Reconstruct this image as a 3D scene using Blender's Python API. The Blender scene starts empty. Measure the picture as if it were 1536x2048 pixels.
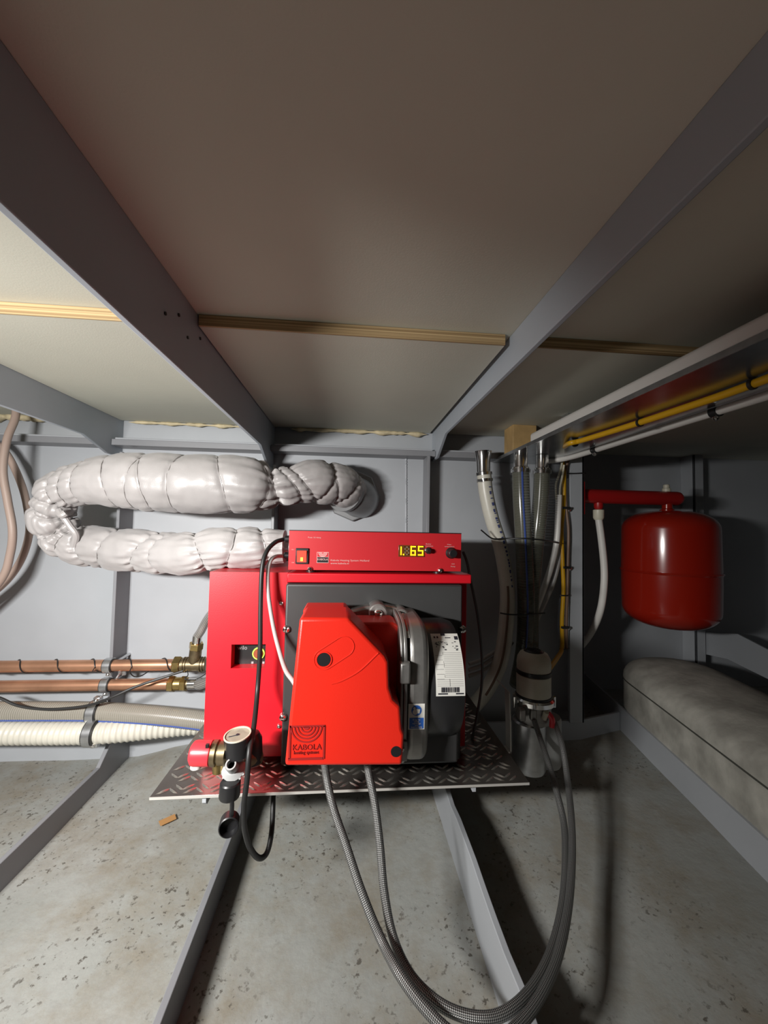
import bpy, bmesh, math, random
import numpy as np
from mathutils import Vector, Matrix, noise

random.seed(7)
sc = bpy.context.scene
COL = sc.collection
PI = math.pi

# ------------------------------------------------------------------ camera
# metres; X right along the back wall, Y towards the back wall, Z up; the lens sits at the origin
FPX = 769.0
Dc = Vector(((700 - 768) / FPX, -(1054 - 1024) / FPX, -1.0)).normalized()
Uc = Vector((0.02, 1.0, 0.0)); Uc.z = -(Uc.x * Dc.x + Uc.y * Dc.y) / Dc.z; Uc.normalize()
Xc = Dc.cross(Uc)
M = Matrix((Xc, Dc, Uc))
cam = bpy.data.cameras.new('camera'); camo = bpy.data.objects.new('camera', cam); COL.objects.link(camo)
camo.matrix_world = M.to_4x4()
cam.sensor_fit = 'VERTICAL'; cam.sensor_height = 34.6; cam.lens = 34.6 * FPX / 2048
cam.clip_start = 0.01
sc.camera = camo

# ------------------------------------------------------------------ light and exposure
w = bpy.data.worlds.new('world'); sc.world = w; w.use_nodes = True
w.node_tree.nodes['Background'].inputs[0].default_value = (0.9, 0.93, 1.0, 1)
w.node_tree.nodes['Background'].inputs[1].default_value = 0.006
L = bpy.data.lights.new('work_lamp', 'AREA'); L.shape = 'RECTANGLE'; L.size = 0.22; L.size_y = 0.04; L.energy = 11.5
L.color = (1.0, 0.98, 0.95); L.spread = math.radians(132)
lo = bpy.data.objects.new('work_lamp', L); COL.objects.link(lo)
lo.location = (-0.60, 0.0, 0.06)
_f = (Vector((-0.38, 1.0, -0.48)) - Vector(lo.location)).normalized(); _r = _f.cross(Vector((0, 0, 1))).normalized(); _u = _r.cross(_f)
lo.rotation_euler = Matrix((_r, _u, -_f)).transposed().to_euler()
sc.view_settings.view_transform = 'Standard'
sc.view_settings.look = 'None'
sc.view_settings.gamma = 1.0
sc.view_settings.use_curve_mapping = False
sc.view_settings.exposure = 0.12

# ------------------------------------------------------------------ helpers
def P(px, py, Y):
    """photo pixel + distance of its plane from the lens -> point in the room"""
    d = M @ Vector(((px - 768) / FPX, -(py - 1024) / FPX, -1.0))
    return d * (Y / d.y)
def Q(px, py, Y):
    p = P(px, py, Y); return (p.x, p.z)

def spline(pts, per=10):
    pts = [Vector(p) for p in pts]
    if len(pts) < 3:
        n = per; return [pts[0].lerp(pts[1], i / n) for i in range(n + 1)]
    out = []
    for i in range(len(pts) - 1):
        p1, p2 = pts[i], pts[i + 1]
        p0 = pts[i - 1] if i > 0 else p1 * 2 - p2
        p3 = pts[i + 2] if i + 2 < len(pts) else p2 * 2 - p1
        for k in range(per):
            t = k / per
            out.append(0.5 * ((2 * p1) + (p2 - p0) * t + (2 * p0 - 5 * p1 + 4 * p2 - p3) * t * t + (3 * p1 - p0 - 3 * p2 + p3) * t ** 3))
    out.append(pts[-1].copy())
    return out

def resample(path, n):
    d = [0.0]
    for a, b in zip(path, path[1:]): d.append(d[-1] + (b - a).length)
    out = []; j = 0
    for i in range(n):
        s = d[-1] * i / (n - 1)
        while j < len(d) - 2 and d[j + 1] < s: j += 1
        t = (s - d[j]) / max(1e-9, d[j + 1] - d[j])
        out.append(path[j].lerp(path[j + 1], min(1, t)))
    return out, d[-1]

def frames(path):
    T = []
    for i in range(len(path)):
        a = path[max(0, i - 1)]; b = path[min(len(path) - 1, i + 1)]
        T.append((b - a).normalized())
    up = Vector((0, 0, 1)) if abs(T[0].z) < 0.9 else Vector((1, 0, 0))
    N = [(up - T[0] * up.dot(T[0])).normalized()]
    for i in range(1, len(path)):
        v = N[-1] - T[i] * N[-1].dot(T[i]); N.append(v.normalized())
    return T, N, [t.cross(n) for t, n in zip(T, N)]

class MB:
    def __init__(s): s.v = []; s.f = []; s.uv = {}
    def add(s, vs, fs, uvs=None):
        o = len(s.v); s.v += [tuple(v) for v in vs]
        for i, f in enumerate(fs):
            if uvs: s.uv[len(s.f)] = uvs[i]
            s.f.append(tuple(o + k for k in f))
        return s
    def box(s, a, b):
        (x0, y0, z0), (x1, y1, z1) = a, b
        vs = [(x, y, z) for x in (x0, x1) for y in (y0, y1) for z in (z0, z1)]
        return s.add(vs, [(0, 1, 3, 2), (4, 6, 7, 5), (0, 4, 5, 1), (2, 3, 7, 6), (0, 2, 6, 4), (1, 5, 7, 3)])
    def prism(s, poly, vec):
        n = len(poly); vec = Vector(vec)
        a = [Vector(p) for p in poly]; b = [p + vec for p in a]
        return s.add(a + b, [tuple(range(n)), tuple(range(2 * n - 1, n - 1, -1))] + [(i, (i + 1) % n, n + (i + 1) % n, n + i) for i in range(n)])
    def prism_y(s, xz, y0, y1): return s.prism([(x, y0, z) for x, z in xz], (0, y1 - y0, 0))
    def prism_x(s, yz, x0, x1): return s.prism([(x0, y, z) for y, z in yz], (x1 - x0, 0, 0))
    def tube(s, pts, r, n=12, per=10, caps=True, straight=False):
        path = [Vector(p) for p in pts] if straight else spline(pts, per)
        T, N, B = frames(path); vs = []; L_ = [0.0]
        for a, b in zip(path, path[1:]): L_.append(L_[-1] + (b - a).length)
        for i, p in enumerate(path):
            rr = r(L_[i], L_[-1]) if callable(r) else r
            for k in range(n):
                a = 2 * PI * k / n; vs.append(p + (N[i] * math.cos(a) + B[i] * math.sin(a)) * rr)
        fs = []; uv = []
        for i in range(len(path) - 1):
            for k in range(n):
                fs.append((i * n + k, i * n + (k + 1) % n, (i + 1) * n + (k + 1) % n, (i + 1) * n + k))
                uv.append(((L_[i], k / n), (L_[i], (k + 1) / n), (L_[i + 1], (k + 1) / n), (L_[i + 1], k / n)))
        if caps:
            fs.append(tuple(range(n))[::-1]); uv.append(((0, 0),) * n)
            fs.append(tuple((len(path) - 1) * n + k for k in range(n))); uv.append(((0, 0),) * n)
        return s.add(vs, fs, uv)
    def lathe(s, prof, origin, axis=(0, 0, 1), n=24, arc=None):
        ax = Vector(axis).normalized(); o = Vector(origin)
        up = Vector((0, 0, 1)) if abs(ax.z) < 0.9 else Vector((1, 0, 0))
        u = (up - ax * up.dot(ax)).normalized(); w_ = ax.cross(u)
        vs = []; m = n if arc is None else n + 1
        for r, h in prof:
            for k in range(m):
                a = 2 * PI * k / n if arc is None else arc[0] + (arc[1] - arc[0]) * k / n
                vs.append(o + ax * h + (u * math.cos(a) + w_ * math.sin(a)) * max(r, 1e-5))
        fs = []
        for i in range(len(prof) - 1):
            for k in range(n):
                k2 = (k + 1) % m
                fs.append((i * m + k, i * m + k2, (i + 1) * m + k2, (i + 1) * m + k))
        if arc is None:
            if prof[0][0] > 1e-4: fs.append(tuple(range(n))[::-1])
            if prof[-1][0] > 1e-4: fs.append(tuple((len(prof) - 1) * n + k for k in range(n)))
        return s.add(vs, fs)
    def cyl(s, a, b, r, n=20, ch=0.0):
        a = Vector(a); b = Vector(b); h = (b - a).length
        pr = [(r, 0), (r, h)] if not ch else [(r - ch, 0), (r, ch), (r, h - ch), (r - ch, h)]
        return s.lathe(pr, a, b - a, n)
    def build(s, name, mat, parent=None, smooth=35, bevel=0, segs=2):
        me = bpy.data.meshes.new(name)
        org = Vector((0, 0, 0))
        if parent is None:
            xs = np.array(s.v); lo_ = xs.min(0); hi = xs.max(0)
            org = Vector(((lo_[0] + hi[0]) / 2, (lo_[1] + hi[1]) / 2, lo_[2]))
        me.from_pydata([Vector(v) - org for v in s.v], [], s.f)
        if s.uv:
            ul = me.uv_layers.new(name='uv').data
            for p in me.polygons:
                u = s.uv.get(p.index)
                if u:
                    for li, c in zip(p.loop_indices, u): ul[li].uv = c
        bm = bmesh.new(); bm.from_mesh(me); bmesh.ops.recalc_face_normals(bm, faces=bm.faces); bm.to_mesh(me); bm.free()
        if smooth:
            me.shade_smooth(); me.set_sharp_from_angle(angle=math.radians(smooth))
        me.materials.append(mat)
        o = bpy.data.objects.new(name, me); COL.objects.link(o)
        o.location = org
        if parent is not None: attach(o, parent)
        if bevel:
            b = o.modifiers.new('bevel', 'BEVEL'); b.width = bevel; b.segments = segs; b.limit_method = 'ANGLE'; b.angle_limit = math.radians(40)
        return o

def abs_loc(o):
    l = Vector(o.location)
    while o.parent: o = o.parent; l = l + Vector(o.location)
    return l
def attach(o, parent):
    """parent while the coordinates of o stay those of the room"""
    l = Vector(o.location); o.parent = parent; o.location = l - abs_loc(parent)
def thing(name, label, cat, loc, group=None):
    o = bpy.data.objects.new(name, None); COL.objects.link(o); o.location = loc; o.empty_display_size = 0.03
    return tag(o, label, cat, group)
def tag(o, label=None, cat=None, group=None, kind=None):
    if label: o['label'] = label
    if cat: o['category'] = cat
    if group: o['group'] = group
    if kind: o['kind'] = kind
    return o

def text(s, loc, size, mat, parent, name, rot=(PI / 2, 0, 0), depth=0.0004, align='LEFT', fit=None):
    c = bpy.data.curves.new('t', 'FONT'); c.body = s; c.size = size; c.extrude = depth; c.align_x = align; c.space_line = 0.9; c.resolution_u = 2
    t = bpy.data.objects.new('t', c); COL.objects.link(t)
    bpy.context.view_layer.update()
    me = bpy.data.meshes.new_from_object(t.evaluated_get(bpy.context.evaluated_depsgraph_get()))
    bpy.data.objects.remove(t); bpy.data.curves.remove(c)
    me.name = name; me.materials.clear(); me.materials.append(mat)
    o = bpy.data.objects.new(name, me); COL.objects.link(o); o.location = loc
    if fit:
        wdt = max(v.co.x for v in me.vertices) - min(v.co.x for v in me.vertices)
        for v in me.vertices: v.co.x *= fit / wdt
    attach(o, parent); o.rotation_euler = rot
    return o

# ------------------------------------------------------------------ materials
MATS = {}
def mat(name, col, rough=0.5, metal=0.0, noise_amt=0.0, noise_scale=30, bump=0.0, bump_scale=200, col2=None, emit=0, alpha=1, trans=0, coat=0, spec=None, ramp=(0.35, 0.7), sheen=0):
    m = bpy.data.materials.new(name); m.use_nodes = True; nt = m.node_tree; b = nt.nodes['Principled BSDF']
    b.inputs['Base Color'].default_value = (*col, 1); b.inputs['Roughness'].default_value = rough; b.inputs['Metallic'].default_value = metal
    if spec is not None: b.inputs['Specular IOR Level'].default_value = spec
    if coat: b.inputs['Coat Weight'].default_value = coat; b.inputs['Coat Roughness'].default_value = 0.12
    if sheen: b.inputs['Sheen Weight'].default_value = sheen
    if emit: b.inputs['Emission Color'].default_value = (*col, 1); b.inputs['Emission Strength'].default_value = emit
    if alpha < 1: b.inputs['Alpha'].default_value = alpha
    if trans: b.inputs['Transmission Weight'].default_value = trans
    tc = nt.nodes.new('ShaderNodeTexCoord')
    if noise_amt or col2:
        n = nt.nodes.new('ShaderNodeTexNoise'); n.inputs['Scale'].default_value = noise_scale; n.inputs['Detail'].default_value = 5
        nt.links.new(tc.outputs['Object'], n.inputs['Vector'])
        r = nt.nodes.new('ShaderNodeValToRGB'); r.color_ramp.elements[0].position = ramp[0]; r.color_ramp.elements[1].position = ramp[1]
        c2 = col2 if col2 else tuple(max(0, c * (1 - noise_amt)) for c in col)
        r.color_ramp.elements[0].color = (*c2, 1); r.color_ramp.elements[1].color = (*col, 1)
        nt.links.new(n.outputs['Fac'], r.inputs['Fac']); nt.links.new(r.outputs['Color'], b.inputs['Base Color'])
    if bump:
        n2 = nt.nodes.new('ShaderNodeTexNoise'); n2.inputs['Scale'].default_value = bump_scale; n2.inputs['Detail'].default_value = 4
        nt.links.new(tc.outputs['Object'], n2.inputs['Vector'])
        bp = nt.nodes.new('ShaderNodeBump'); bp.inputs['Strength'].default_value = bump; bp.inputs['Distance'].default_value = 0.002
        nt.links.new(n2.outputs['Fac'], bp.inputs['Height']); nt.links.new(bp.outputs['Normal'], b.inputs['Normal'])
    MATS[name] = m
    return m

def floor_mat():
    m = bpy.data.materials.new('hull_floor_paint'); m.use_nodes = True; nt = m.node_tree; b = nt.nodes['Principled BSDF']
    tc = nt.nodes.new('ShaderNodeTexCoord')
    def nz(scale, det=6, rough=0.6):
        n = nt.nodes.new('ShaderNodeTexNoise'); n.inputs['Scale'].default_value = scale; n.inputs['Detail'].default_value = det; n.inputs['Roughness'].default_value = rough
        nt.links.new(tc.outputs['Object'], n.inputs['Vector']); return n
    def ramp(src, p0, p1, c0, c1):
        r = nt.nodes.new('ShaderNodeValToRGB'); e = r.color_ramp.elements; e[0].position = p0; e[1].position = p1; e[0].color = c0; e[1].color = c1
        nt.links.new(src, r.inputs['Fac']); return r
    def mix(fac, a, bcol, mode='MIX'):
        x = nt.nodes.new('ShaderNodeMix'); x.data_type = 'RGBA'; x.blend_type = mode
        nt.links.new(fac, x.inputs['Factor']); nt.links.new(a, x.inputs['A'])
        if isinstance(bcol, tuple): x.inputs['B'].default_value = bcol
        else: nt.links.new(bcol, x.inputs['B'])
        return x.outputs['Result']
    base = ramp(nz(3.5, 5).outputs['Fac'], 0.3, 0.7, (0.26, 0.27, 0.25, 1), (0.345, 0.35, 0.33, 1))
    patch = ramp(nz(9, 8, 0.7).outputs['Fac'], 0.44, 0.66, (0, 0, 0, 1), (0.75, 0.75, 0.75, 1))
    c = mix(patch.outputs['Color'], base.outputs['Color'], (0.23, 0.20, 0.15, 1))
    fine = ramp(nz(70, 8, 0.75).outputs['Fac'], 0.30, 0.52, (0.5, 0.5, 0.5, 1), (0, 0, 0, 1))
    c = mix(fine.outputs['Color'], c, (0.27, 0.265, 0.25, 1))
    # dark specks, gathered in dirty areas
    sp = ramp(nz(110, 4, 0.62).outputs['Fac'], 0.585, 0.65, (0, 0, 0, 1), (1, 1, 1, 1))
    area = ramp(nz(5.5, 3, 0.5).outputs['Fac'], 0.44, 0.60, (0, 0, 0, 1), (0.85, 0.85, 0.85, 1))
    mu = nt.nodes.new('ShaderNodeMath'); mu.operation = 'MULTIPLY'
    nt.links.new(sp.outputs['Color'], mu.inputs[0]); nt.links.new(area.outputs['Color'], mu.inputs[1])
    c = mix(mu.outputs[0], c, (0.07, 0.06, 0.048, 1))
    nt.links.new(c, b.inputs['Base Color'])
    b.inputs['Roughness'].default_value = 0.55; b.inputs['Specular IOR Level'].default_value = 0.35
    bp = nt.nodes.new('ShaderNodeBump'); bp.inputs['Strength'].default_value = 0.35; bp.inputs['Distance'].default_value = 0.004
    nt.links.new(nz(45, 6).outputs['Fac'], bp.inputs['Height']); nt.links.new(bp.outputs['Normal'], b.inputs['Normal'])
    return m

def braid_mat(name, ca, cb, pitch, strands, metal=0.5, rough=0.4):
    m = bpy.data.materials.new(name); m.use_nodes = True; nt = m.node_tree; b = nt.nodes['Principled BSDF']
    uv = nt.nodes.new('ShaderNodeUVMap'); uv.uv_map = 'uv'; sp = nt.nodes.new('ShaderNodeSeparateXYZ'); nt.links.new(uv.outputs['UV'], sp.inputs[0])
    def ma(op, a, b_=None):
        n = nt.nodes.new('ShaderNodeMath'); n.operation = op
        for i, x in enumerate((a, b_)):
            if x is None: continue
            if isinstance(x, (int, float)): n.inputs[i].default_value = x
            else: nt.links.new(x, n.inputs[i])
        return n.outputs[0]
    u = ma('MULTIPLY', sp.outputs[0], 2 * PI / pitch); v = ma('MULTIPLY', sp.outputs[1], 2 * PI * strands)
    s1 = ma('SINE', ma('ADD', u, v)); s2 = ma('SINE', ma('SUBTRACT', u, v))
    h = ma('MULTIPLY', ma('ADD', ma('MULTIPLY', s1, s2), 1.0), 0.5)
    r = nt.nodes.new('ShaderNodeValToRGB'); r.color_ramp.elements[0].position = 0.2; r.color_ramp.elements[1].position = 0.8
    r.color_ramp.elements[0].color = (*ca, 1); r.color_ramp.elements[1].color = (*cb, 1)
    nt.links.new(h, r.inputs['Fac']); nt.links.new(r.outputs['Color'], b.inputs['Base Color'])
    bp = nt.nodes.new('ShaderNodeBump'); bp.inputs['Strength'].default_value = 0.6; bp.inputs['Distance'].default_value = 0.001
    nt.links.new(h, bp.inputs['Height']); nt.links.new(bp.outputs['Normal'], b.inputs['Normal'])
    b.inputs['Metallic'].default_value = metal; b.inputs['Roughness'].default_value = rough
    return m

def ply_mat():
    m = bpy.data.materials.new('plywood_edge'); m.use_nodes = True; nt = m.node_tree; b = nt.nodes['Principled BSDF']
    tc = nt.nodes.new('ShaderNodeTexCoord'); mp = nt.nodes.new('ShaderNodeMapping'); mp.inputs['Scale'].default_value = (0.5, 1, 270)
    n = nt.nodes.new('ShaderNodeTexNoise'); n.inputs['Scale'].default_value = 1.6; n.inputs['Detail'].default_value = 3
    nt.links.new(tc.outputs['Object'], mp.inputs['Vector']); nt.links.new(mp.outputs['Vector'], n.inputs['Vector'])
    r = nt.nodes.new('ShaderNodeValToRGB'); e = r.color_ramp.elements; e[0].position = 0.38; e[1].position = 0.62
    e[0].color = (0.27, 0.17, 0.075, 1); e[1].color = (0.62, 0.45, 0.24, 1)
    nt.links.new(n.outputs['Fac'], r.inputs['Fac']); nt.links.new(r.outputs['Color'], b.inputs['Base Color']); b.inputs['Roughness'].default_value = 0.65
    return m

m_wall = mat('blue_grey_paint', (0.41, 0.43, 0.455), 0.5, noise_amt=0.10, noise_scale=5, bump=0.10, bump_scale=60)
m_aft = mat('dark_bulkhead_paint', (0.27, 0.275, 0.28), 0.6, noise_amt=0.1, noise_scale=5)
m_beam = mat('deck_beam_paint', (0.40, 0.435, 0.48), 0.45, noise_amt=0.08, noise_scale=6, bump=0.08, bump_scale=80)
m_steel = mat('shade_darkened_grey_paint', (0.235, 0.24, 0.255), 0.42, noise_amt=0.10, noise_scale=8, bump=0.08, bump_scale=80)  # grey darkened to put shade into the colour of frames and stiffeners
m_floor = floor_mat()
m_ceil = mat('taupe_board', (0.63, 0.63, 0.535), 0.75, noise_amt=0.10, noise_scale=3, bump=0.10, bump_scale=400)
m_ply = ply_mat()
m_wood = mat('pine', (0.55, 0.36, 0.15), 0.6, noise_amt=0.3, noise_scale=20)
m_foam = mat('pu_foam', (0.66, 0.56, 0.36), 0.8, noise_amt=0.25, noise_scale=60, bump=0.6, bump_scale=120)
m_red = mat('red_casing', (0.62, 0.008, 0.018), 0.38, noise_amt=0.06, noise_scale=4, bump=0.04, bump_scale=500)
m_redbox = mat('red_control_box', (0.50, 0.016, 0.022), 0.42, bump=0.05, bump_scale=700)
m_cover = mat('orange_red_plastic', (0.68, 0.020, 0.009), 0.36, bump=0.06, bump_scale=600)
m_embl = mat('dark_red_relief', (0.30, 0.012, 0.010), 0.5)
m_vessel = mat('red_lacquer', (0.30, 0.012, 0.004), 0.20, coat=0.4)
m_arm = mat('red_arm_lacquer', (0.36, 0.010, 0.010), 0.4)
m_dark = mat('dark_door_steel', (0.075, 0.075, 0.075), 0.38, metal=0.3, noise_amt=0.25, noise_scale=6)
m_black = mat('black_plastic', (0.012, 0.012, 0.013), 0.38)
m_motor = mat('black_motor', (0.016, 0.016, 0.017), 0.33)
m_rubber = mat('black_rubber', (0.015, 0.015, 0.015), 0.45)
m_alu = mat('cast_aluminium', (0.42, 0.41, 0.39), 0.42, metal=0.75, noise_amt=0.35, noise_scale=25, bump=0.12, bump_scale=90)
m_chrome = mat('chrome', (0.75, 0.74, 0.72), 0.14, metal=1.0)
m_zinc = mat('zinc', (0.62, 0.63, 0.64), 0.30, metal=0.9, noise_amt=0.2, noise_scale=60)
m_galv = mat('galvanised_sheet', (0.42, 0.44, 0.45), 0.22, metal=0.9, noise_amt=0.2, noise_scale=40)
m_plate = mat('aluminium_tread_plate', (0.34, 0.31, 0.28), 0.27, metal=0.9, noise_amt=0.35, noise_scale=10)
m_rib = mat('aluminium_tread_rib', (0.60, 0.58, 0.53), 0.28, metal=0.92)
m_platedge = mat('aluminium_cut_edge', (0.6, 0.58, 0.54), 0.45, metal=0.4)
m_copper = mat('copper', (0.74, 0.40, 0.25), 0.36, metal=0.8, noise_amt=0.3, noise_scale=14)
m_brass = mat('brass', (0.55, 0.40, 0.16), 0.3, metal=0.95, noise_amt=0.3, noise_scale=60)
m_oldbrass = mat('dull_brass', (0.28, 0.22, 0.13), 0.4, metal=0.85, noise_amt=0.4, noise_scale=50)
m_cloth = mat('silver_lagging', (0.385, 0.365, 0.36), 0.42, noise_amt=0.12, noise_scale=9, bump=0.12, bump_scale=500, sheen=0.15, spec=0.6)
m_wire = mat('lagging_wire', (0.30, 0.28, 0.27), 0.4, metal=0.6)
m_elbow = mat('grey_elbow_steel', (0.27, 0.275, 0.28), 0.35, metal=0.35)
m_white = mat('white_plastic', (0.70, 0.68, 0.64), 0.4)
m_offwhite = mat('cream_plastic', (0.62, 0.59, 0.47), 0.4)
m_whitehose = mat('white_hose', (0.62, 0.60, 0.52), 0.35, noise_amt=0.1, noise_scale=30)
m_greyhose = mat('grey_suction_hose', (0.25, 0.235, 0.195), 0.25, noise_amt=0.15, noise_scale=20)
m_ghrib = mat('hose_spiral_rib', (0.33, 0.31, 0.27), 0.18)
m_drib = mat('dark_spiral_rib', (0.13, 0.13, 0.105), 0.18)
m_clear = mat('clear_hose', (0.15, 0.15, 0.115), 0.15, alpha=0.6)
m_blue = mat('blue_stripe', (0.05, 0.09, 0.32), 0.4)
m_print = mat('black_print', (0.02, 0.02, 0.03), 0.6)
m_bprint = mat('blue_print', (0.04, 0.05, 0.14), 0.6)
m_yellow = mat('yellow_cable', (0.66, 0.36, 0.01), 0.35)
m_brown = mat('brown_cable', (0.17, 0.105, 0.07), 0.45)
m_greycab = mat('grey_cable', (0.42, 0.41, 0.40), 0.4)
m_dgreycab = mat('dark_grey_cable', (0.07, 0.07, 0.07), 0.45)
m_tan = mat('tan_cable', (0.38, 0.285, 0.24), 0.5)
m_grey = mat('grey_plastic', (0.34, 0.345, 0.34), 0.4)
m_filter = mat('filter_beige', (0.62, 0.59, 0.48), 0.35, noise_amt=0.15, noise_scale=25)
m_tank = mat('dusty_grey_tank', (0.50, 0.485, 0.43), 0.85, col2=(0.30, 0.29, 0.255), noise_scale=17, bump=0.45, bump_scale=70)
m_seam = mat('dark_seam', (0.06, 0.06, 0.05), 0.8)
m_paper = mat('white_paper_label', (0.72, 0.71, 0.66), 0.5)
m_bluelab = mat('blue_label', (0.03, 0.13, 0.50), 0.5)
m_lred = mat('red_knob_plastic', (0.75, 0.035, 0.05), 0.35)
m_glowred = mat('lit_red_rocker', (1.0, 0.05, 0.03), 0.3, emit=1.1)
m_glowora = mat('orange_neon', (1.0, 0.30, 0.04), 0.3, emit=3.0)
m_digit = mat('yellow_segments', (1.0, 0.55, 0.01), 0.3, emit=2.2)
m_unlit = mat('unlit_segments', (0.22, 0.15, 0.09), 0.4)
m_disp = mat('display_window', (0.13, 0.045, 0.01), 0.25)
m_green = mat('green_ring', (0.45, 0.80, 0.10), 0.4, emit=0.35)
m_txt = mat('pale_print', (0.70, 0.42, 0.40), 0.6)
m_dial = mat('dial_face', (0.66, 0.50, 0.48), 0.4)
m_card = mat('brown_card', (0.42, 0.22, 0.08), 0.7)
m_braid = braid_mat('steel_braid_dark', (0.025, 0.025, 0.025), (0.33, 0.33, 0.32), 0.0042, 9, 0.5, 0.34)
m_braid2 = braid_mat('steel_braid_bright', (0.22, 0.21, 0.2), (0.75, 0.73, 0.70), 0.006, 8, 0.7, 0.3)
m_knob = mat('pump_knob', (0.28, 0.07, 0.03), 0.4)
m_black2 = mat('pump_black', (0.018, 0.018, 0.018), 0.35)
m_lgrey = mat('pale_grey_print', (0.32, 0.32, 0.32), 0.5)

# ================================================================== the setting
ZF, ZC, ZP, YW, YR = -0.652, 0.305, 0.288, 1.15, 1.42
def sstep(a, b, x):
    t = max(0.0, min(1.0, (x - a) / (b - a))); return t * t * (3 - 2 * t)
def floor_z(x, y):
    return ZF + 0.050 * sstep(0.02, 0.70, x) + 0.035 * sstep(-0.60, -0.42, x) * sstep(0.95, 1.15, y) * (1 - sstep(-0.35, -0.2, x))
mb = MB(); nx, ny = 70, 44; vs = []
for j in range(ny):
    for i in range(nx):
        x = -1.45 + 3.2 * i / (nx - 1); y = -0.7 + 2.16 * j / (ny - 1); vs.append((x, y, floor_z(x, y) + 0.002 * noise.noise(Vector((x * 6, y * 6, 0)))))
mb.add(vs, [(j * nx + i, j * nx + i + 1, (j + 1) * nx + i + 1, (j + 1) * nx + i) for j in range(ny - 1) for i in range(nx - 1)])
mb.prism([(-1.45, -0.7, -0.70), (1.75, -0.7, -0.70), (1.75, 1.45, -0.70), (-1.45, 1.45, -0.70)], (0, 0, 0.03))
floor = tag(mb.build('floor', m_floor), 'grey painted hull bottom with stains and dark specks', kind='structure')
wall = tag(MB().box((-1.45, YW, -0.70), (0.684, YW + 0.012, 0.32)).build('wall_back', m_wall), 'blue grey painted steel wall behind the boiler', kind='structure')
tag(MB().box((-1.462, -0.7, -0.70), (-1.45, YW, 0.32)).build('wall_left', m_wall), kind='structure')
tag(MB().box((1.75, -0.7, -0.70), (1.762, YR, 0.32)).build('wall_right', m_wall), kind='structure')
rec = tag(MB().box((0.672, YR, -0.70), (1.75, YR + 0.012, 0.32)).box((0.672, YW + 0.012, -0.70), (0.684, YR, 0.32)).build('wall_recess', m_wall), kind='structure')
tag(MB().box((-1.45, -0.712, -0.70), (1.75, -0.70, 0.32)).build('wall_front', m_aft), kind='structure')
ceil = tag(MB().box((-1.45, -0.7, ZC), (1.75, YR, ZC + 0.012)).build('ceiling', m_ceil), 'taupe ceiling boards between the steel beams', kind='structure')
for x0, x1 in ((-1.44, -0.662), (-0.650, -0.238), (-0.226, 0.234), (0.270, 1.74)):
    p = MB().box((x0, 0.572, ZP), (x1, 1.135, ZC)).build('ceiling_panel', m_ceil, ceil)
    MB().box((x0, 0.569, ZP), (x1, 0.5725, ZC - 0.0005)).build('plywood_edge', m_ply, p)

def beam(x, zb, zk, xk):
    """deck beam: a flat bar on edge with a knee where it meets the wall"""
    yz = [(-0.7, zb), (0.99, zb), (1.085, zk), (YW, zk), (YW, ZC), (-0.7, ZC)]
    b = MB().prism_x(yz, x - 0.004, x + 0.004).build('ceiling_beam', m_beam, ceil, bevel=0.0012)
    return b
beam(-0.655, 0.213, 0.185, -0.62)
b2 = beam(-0.232, 0.204, 0.165, -0.212)
beam(0.248, 0.252, 0.205, 0.222)
for px, py in ((330, 627), (357, 630), (375, 675), (400, 677)):
    d = P(px, py, 1.0); s_ = -0.2278 / d.x; c = Vector(d) * s_
    MB().cyl((-0.2281, c.y, c.z), (-0.2265, c.y, c.z), 0.0022, 10).build('rivet', m_black, b2)
# wall stiffeners (flat bars standing off the wall)
for x, zt, z0 in ((-0.618, 0.19, ZF), (-0.213, 0.17, ZF), (0.222, 0.21, ZF)) :
    MB().box((x - 0.004, 1.085, z0), (x + 0.004, YW + 0.002, zt)).build('wall_stiffener', m_steel, wall, bevel=0.001)
# rail along the top of the wall
z0 = P(400, 896, 1.095).z; z1 = P(400, 884, 1.095).z
for x0, x1 in ((-1.44, -0.660), (-0.650, -0.237), (-0.227, 0.243), (0.253, 0.684)):
    r_ = MB().box((x0, 1.095, z0), (x1, YW + 0.002, z1)).build('wall_rail', m_steel, wall, bevel=0.001)
    MB().tube([(x0 + 0.01, 1.097, z1 + 0.002), (x1 - 0.01, 1.097, z1 + 0.002)], 0.0025, 8).build('weld_and_highlight_bead', m_wall, r_)  # pale bead stands in for the bright highlight on the rail's top edge
a = P(812, 905, YW - 0.001); b_ = P(812, 1070, YW - 0.001)
MB().tube([a, (a + b_) / 2, b_], lambda s, L_: 0.003 + 0.0008 * math.sin(s * 700), 8, 30).build('weld_and_highlight_bead', m_wall, wall)
# floor frames
def frame(x, zt, ragged=0):
    top = []; y = -0.7
    while y < 0.99:
        top.append((y, zt + (random.choice((0, 0, 0, -0.004, -0.006)) if ragged else 0))); y += 0.045 if ragged else 0.2
    yz = [(-0.7, ZF - 0.03)] + top + [(1.02, zt), (1.09, zt + 0.06), (YW, zt + 0.06), (YW, ZF - 0.03)]
    return MB().prism_x(yz, x - 0.005, x + 0.005).build('floor_frame', m_wall if ragged else m_steel, floor, bevel=0.0012)  # lit frame keeps the wall paint, shaded frames take the darkened grey
frame(-0.600, -0.600)
frame(-0.215, -0.594)
frame(0.220, -0.552, 1)
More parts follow.
